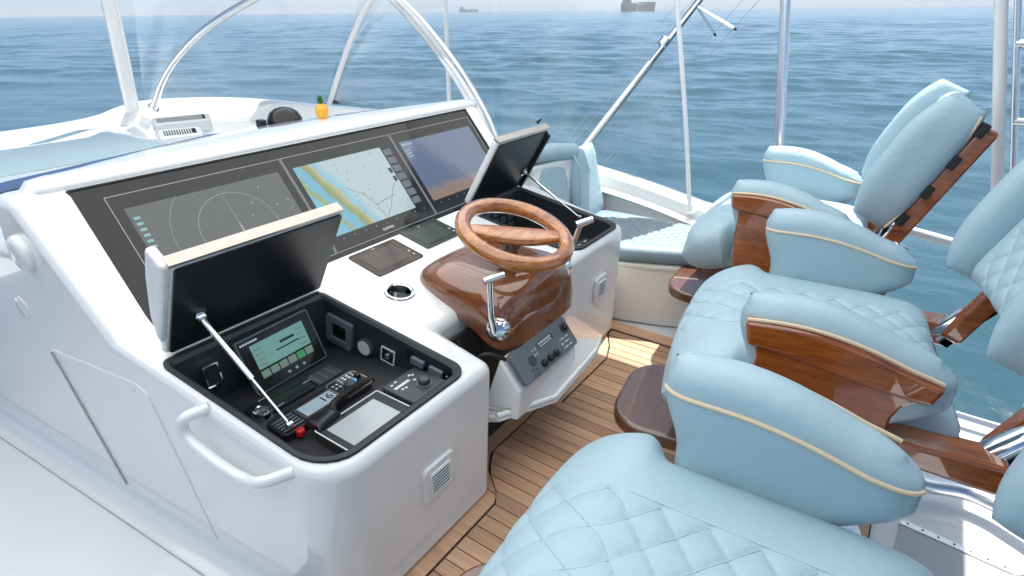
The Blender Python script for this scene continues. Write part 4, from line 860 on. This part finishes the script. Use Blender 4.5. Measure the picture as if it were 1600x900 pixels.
def offs(k): return [(x+(0 if x < -1.5 else 0), y-(k if y < 3 else 0)) for x, y in base]
MB().prism(offs(.008), lambda x, y: (x, y, .318), lambda x, y: (x, y, .342)).build('top_lip', 'cream_gel', se, bevel=.006)
def quilt_fn(pitch, depth, region, ang=0.0, asp=1.0):
    def q(x, y, z, a, c):
        m = region(x, y, z, a, c)
        if m <= 0: return 0
        u, v = ((a_ + b_*asp)/pitch for a_, b_ in ((x, y), (x, -y)))
        return m*depth*((abs(math.sin(math.pi*u))*abs(math.sin(math.pi*v)))**.27-1.0)
    return q
def seatP(s_, t_):
    x = lerp(-1.53, -.42, (s_+1)/2); yf = lerp(2.49, 2.70, smooth(-1.3, -.55, x))-.02; yb = 3.05
    return (x, lerp(yf, yb, (t_+1)/2), .385)
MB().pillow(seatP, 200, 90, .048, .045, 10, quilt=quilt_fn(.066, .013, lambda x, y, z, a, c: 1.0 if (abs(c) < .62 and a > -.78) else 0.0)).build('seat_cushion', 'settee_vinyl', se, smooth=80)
def sbackP(y0, y1, x0, z1, lean):
    return lambda s_, t_: (x0-lean*(s_+1)/2, lerp(y0, y1, (t_+1)/2), lerp(.40, z1, (s_+1)/2))
o_ = MB().pillow(sbackP(2.76, 3.06, -1.50, .80, .10), 20, 16, .035, .035, 8).build('back_cushion', 'leather', se, smooth=80)
MB().pillow(sbackP(2.46, 2.74, -1.545, .79, .06), 20, 16, .03, .03, 8).build('back_cushion', 'leather', se, smooth=80)
MB().tube([(-1.62, 2.42, .835), (-1.60, 2.62, .825), (-1.57, 2.80, .80)], [.042, .046, .042], 16).build('bolster', 'leather', se)
MB().prism([(-1.72, 2.40), (-1.58, 2.40), (-1.55, 3.05), (-1.72, 3.05)], lambda x, y: (x, y, 0), lambda x, y: (x, y, .79-.05*(y-2.4))).build('back_support', 'gelcoat', se, bevel=.02)
MB().tube(bez([(-1.535, 2.74, .79), (-1.50, 2.745, .72), (-1.49, 2.75, .58), (-1.485, 2.75, .44)], 6), .006, 8).build('welt', 'leather', se)
t = thing('side_rail', 'white tubular hand rail over the water behind the middle chair', 'rail', (-.3, 2.92, .4))
MB().tube(bez([(-.33, 2.98, .36), (-.28, 2.96, .52), (-.20, 2.93, .61), (.01, 2.90, .63), (.30, 2.88, .60), (.62, 2.86, .58)], 8), .020, 14).build('tube', 'white_tube', t)
MB().tube([(.60, 2.86, .58), (.60, 2.70, -.02)], .018, 12).build('stay', 'white_tube', t)

# ================================================================== AFT FITTINGS
t = thing('hatch_rail', 'curved steel tube rail lying round the white aft hatch', 'rail', (.3, 2.0, 0))
MB().tube(bez([(.05, 1.86, .0), (.14, 1.93, .05), (.235, 1.965, .06), (.295, 1.975, .06), (.375, 2.005, .06), (.451, 2.0, .06), (.525, 1.965, .06), (.60, 1.90, .02)], 8), .026, 16).build('tube', 'alu', t)
t = thing('floor_hatch', 'pale grey floor hatch with a riveted metal edge between chair legs', 'hatch', (.35, 1.7, 0))
MB().prism([(.20, 1.30), (.60, 1.30), (.60, 1.765), (.235, 1.80)], lambda x, y: (x, y, -.004), lambda x, y: (x, y, .004)).build('sheet', 'grey_hatch', t, smooth=0)
a = Vector((.232, 1.812, .006)); c = Vector((.60, 1.777, .006))
MB().obox((a+c)/2, c-a, (0, 1, 0), (0, 0, 1), .185, .012, .004).build('edge_strip', 'alu', t, bevel=.002)
for k in range(9):
    p = a.lerp(c, (k+.5)/9); MB().lathe([(.0035, .003), (.003, .0055), (.0008, .006)], p, k=10).build('rivet', 'rubber', t)

# ================================================================== HELM CHAIRS
def arm_outline_z_top(u): return .902+.016*math.sin(math.pi*min(1, u*1.25))-.075*u**2.0
def build_chair(label, loc, rz, bshift=0.0, rails=(-1, 1), fshift=0.0):
    t = thing('helm_chair', label, 'chair', loc, rz, 'three blue helm chairs'); W = dict(world=False)
    AX0, AX1 = -.235, .155; BX0 = .275+bshift
    # seat
    def sp(s_, t_):
        x = lerp(-.415, .22, (s_+1)/2); wd = lerp(.335, .365, smooth(-.415, -.32, x)); wd = lerp(wd, .300, smooth(-.27, -.215, x))
        z = .655-.10*smooth(-.24, -.43, x)*0 + .012*abs(t_)**2 - .075*smooth(.0, 1.0, (-.25-x)/.165) - .03*(x+.2)
        return (x-.030*(1-t_*t_)*smooth(-.1, -.4, x), t_*wd, z)
    reg = lambda x, y, z, a, c: smooth(.150, .134, abs(y))
    sm = MB().pillow(sp, 150, 150, .088, .135, 7, quilt=quilt_fn(.080, .0085, reg, asp=.85)); sm.build('seat_cushion', 'leather', t, smooth=80, **W)
    th = MB()
    for sg in (-1, 1):
        for m_ in range(-10, 9):
            run = []
            for i in range(130):
                x = -.44+i*.005; y_ = sg*(m_*.080-x)/.85
                if abs(y_) > .144 or x > .17: continue
                u = v = 0
                u = (x+.415)/.3175-1; v = 0
                for _ in range(3):
                    wd = abs(sp(u, 1)[1]); v = y_/wd; u = (x+.030*(1-v*v)*smooth(-.1, -.4, x)+.415)/.3175-1
                if abs(u) < .97: run.append(sm.surf(u, v, .0002))
            if len(run) > 3: th.tube(run, .0011, 4)
    th.build('stitching', 'leather_pale', t, **W)
    for s_ in (-1, 1): MB().tube([(lerp(-.40, .2, i/24), s_*.144, (sp(2*lerp(.02, .97, i/24)-1, .46)[2]+.0865*(1-abs(2*lerp(.02, .97, i/24)-1)**7)**.5)) for i in range(25)], .0028, 6).build('seam', 'leather_pale', t, **W)
    # seat pan, wood
    MB().prism(rrect(-.24, .24, -.27, .27, .05, 5), lambda x, y: (x, y, .565), lambda x, y: (x, y, .640)).build('seat_base', 'varnish', t, bevel=.012, **W)
    MB().prism(rrect(-.36, -.22, -.27, .27, .05, 5), lambda x, y: (x, y, .50), lambda x, y: (x, y, .545)).build('front_rail', 'varnish_dark', t, bevel=.012, **W)
    # pedestal
    MB().lathe([(.19, .002), (.19, .010), (.10, .022), (.065, .05), (.060, .10), (.060, .40), (.052, .41), (.052, .566)], (0, 0, 0), k=32).build('pedestal', 'chrome', t, **W)
    # footrest
    fx = rrect(-.62+fshift, -.36+fshift, -.20, .20, (.03, .03, .13, .13), 8)
    fo_ = MB().prism(fx, lambda x, y: (x, y, .300), lambda x, y: (x, y, .352)).build('footrest', 'varnish_dark', t, bevel=.014, **W)
    for s_ in (-1, 1): MB().tube([(-.45, s_*.10, .31), (-.20, s_*.09, .36), (-.02, s_*.05, .42)], .013, 10).build('footrest_strut', 'chrome', t, **W)
    # arms
    for s_ in (-1, 1):
        def ap(a, c):       # anvil shape, upholstered core of the arm
            u = (a+1)/2; v = (c+1)/2; of_ = smooth(.35, .80, v)-.35*smooth(.84, 1.0, v); ov = smooth(.12, .62, v)-.28*smooth(.80, 1.0, v)
            x = lerp(AX0+.012-.036*of_, .040+.132*ov, u); z = lerp(.62, arm_outline_z_top(u)+.022, v); return (x, s_*.335, z)
        ipm = MB().pillow(ap, 44, 36, .060, .060, 6, pw=.5); ipm.build('arm_pad', 'leather', t, smooth=80, **W)
        def line(c, side):
            out = []
            for i in range(41):
                a = lerp(-.975, .975, i/40); e = ((1-abs(a)**6)**.5)*((1-abs(c)**6)**.5); p = ap(a, c); out.append((p[0], p[1]+side*.060*e, p[2]))
            return out
        MB().tube(line(.60, -s_), .0045, 8).build('piping', 'piping', t, **W)
        top_ = line(.765, s_); MB().tube([(p[0], s_*.399, p[2]-.001) for p in top_[1:-2]], .0045, 8).build('piping', 'piping', t, **W)
        # wood outside: proud beam + waisted body
        top = [(lerp(AX0-.010, AX1-.014, i/16), lerp(.62, arm_outline_z_top(i/16)+.022, .875)-.004*math.cos(math.pi*(i/16-.5))) for i in range(17)]
        low = [(lerp(AX1-.030, AX0+.0, i/12), lerp(.775, .828, smooth(0, 1, i/12))) for i in range(13)]
        MB().prism(top+low, lambda x, z: (x, s_*.345, z), lambda x, z: (x, s_*.408, z)).build('arm_beam', 'varnish', t, bevel=.011, seg=4, **W)
        bod = [(AX0+.012, .85), (AX0+.022, .80), (AX0+.018, .72), (AX0+.03, .60), (.085, .585), (.070, .66), (.068, .72), (.082, .755), (.115, .778), (.140, .80)]
        MB().prism(bod, lambda x, z: (x, s_*.338, z), lambda x, z: (x, s_*.396, z)).build('arm_panel', 'varnish', t, bevel=.008, seg=3, **W)
        if s_ in rails: MB().prism([(.06, .60), (.30, .575), (.315, .61), (.30, .65), (.06, .655)], lambda x, z: (x, s_*.285, z), lambda x, z: (x, s_*.372, z)).build('side_rail', 'varnish', t, bevel=.012, **W)
        # rear knuckle + back post
        MB().tube([(.27, s_*.30, .60), (.30+bshift*.6, s_*.30, .68), (.345+bshift, s_*.290, .76)], [.040, .034, .026], 18).build('back_bracket', 'chrome', t, **W)
        f_ = Fr((BX0-.010, s_*.272, .66), (0, 1, 0), (.40, 0, .92))
        f_.plate(-.022, .022, -.05, .545, -.022, .030, .02).build('back_post', 'varnish', t, bevel=.008, **W)
    # backrest
    ux, uz = .40, .917; BX = .275+bshift
    def bp_(a, c):
        h = lerp(.0, .425, (a+1)/2); wd = .235; f = -.03*abs(c)**2.6
        return (BX+ux*h+f*uz, c*wd, .815+uz*h-f*ux*.4)
    qb = quilt_fn(.080, .009, lambda x, y, z, a, c: smooth(.80, .70, abs(c)))
    qbf = lambda x, y, z, a, c: qb((z-.815)/uz, y, 0, a, c)
    # pillow normal: du (up) x dv (right) -> pointing forward (-x)
    bk = MB().pillow(lambda a, c: bp_(a, -c), 70, 76, .055, .055, 9, quilt=None); brd = bk.border
    bk2 = MB().pillow(lambda a, c: bp_(a, c), 110, 124, .060, .045, 9, quilt=qbf)
    N0 = Vector(bk2.v[len(bk2.v)//2])
    o_ = bk2.build('backrest', 'leather', t, smooth=80, **W); th = MB()
    for sg in (-1, 1):
        for m_ in range(-4, 11):
            run = []
            for i in range(90):
                h = i*.005; y_ = sg*(m_*.080-h)
                if abs(y_) < .235*.74 and .02 < h < .41: run.append(bk2.surf(h/.425*2-1, y_/.235, .0002))
            if len(run) > 3: th.tube(run, .0011, 4)
    th.build('stitching', 'leather_pale', t, **W)
    for s_ in (-1, 1):      # side bolsters
        def bo(a, c):
            h = lerp(-.015, .435, (a+1)/2); fw = lerp(-.145+.05*abs(a)**3, .035-.02*abs(a)**5, (c+1)/2)
            return (BX+ux*h+fw*uz, s_*(.268-.012*(1-c)*.5), .815+uz*h-fw*ux)
        bm_ = MB().pillow(bo, 50, 26, .052, .052, 4); bm_.build('side_bolster', 'leather', t, smooth=80, **W)
        MB().tube([Vector(bo(lerp(-.93, .93, i/30), .80))+Vector((0, s_*.030, 0)) for i in range(31)], .0045, 8).build('back_piping', 'piping', t, **W)
    for s_ in (-1, 1):
        for k in range(4):
            h = .05+k*.112; p = Vector((BX+ux*h, s_*.285, .815+uz*h)); MB().obox(p+Vector((uz, 0, -ux))*.036, (ux, 0, uz), (0, 1, 0), (uz, 0, -ux), .022, .018, .012).build('back_clip', 'rubber', t, bevel=.004, **W)
    return t
build_chair('nearest helm chair with wide quilted seat at the bottom of the picture', (-.005, .605, 0), R(5), .055, (-1,))
build_chair('middle helm chair of the row, wooden arm panel facing the nearest chair', (-.045, 1.625, 0), R(9), .04, (-1, 1), .02)
build_chair('farthest helm chair, closest to the settee and the sea', (-.315, 2.56, 0), R(4), -.03, (-1, 1), .10)

# ================================================================== HAZE over the sea
hz = MB().box(-16500, 16500, -16500, 16500, ZS-1.5, 95).build('haze', 'gelcoat', smooth=0)
hm = bpy.data.materials.new('haze'); hm.use_nodes = True; hn = hm.node_tree.nodes; hn.remove(hn['Principled BSDF'])
pv = hn.new('ShaderNodeVolumePrincipled'); pv.inputs['Color'].default_value = (0.80, 0.88, 0.95, 1); pv.inputs['Density'].default_value = 0.00015; pv.inputs['Anisotropy'].default_value = 0.0
hm.node_tree.links.new(pv.outputs[0], hn['Material Output'].inputs['Volume']); hz.data.materials.clear(); hz.data.materials.append(hm); hz['kind'] = 'stuff'
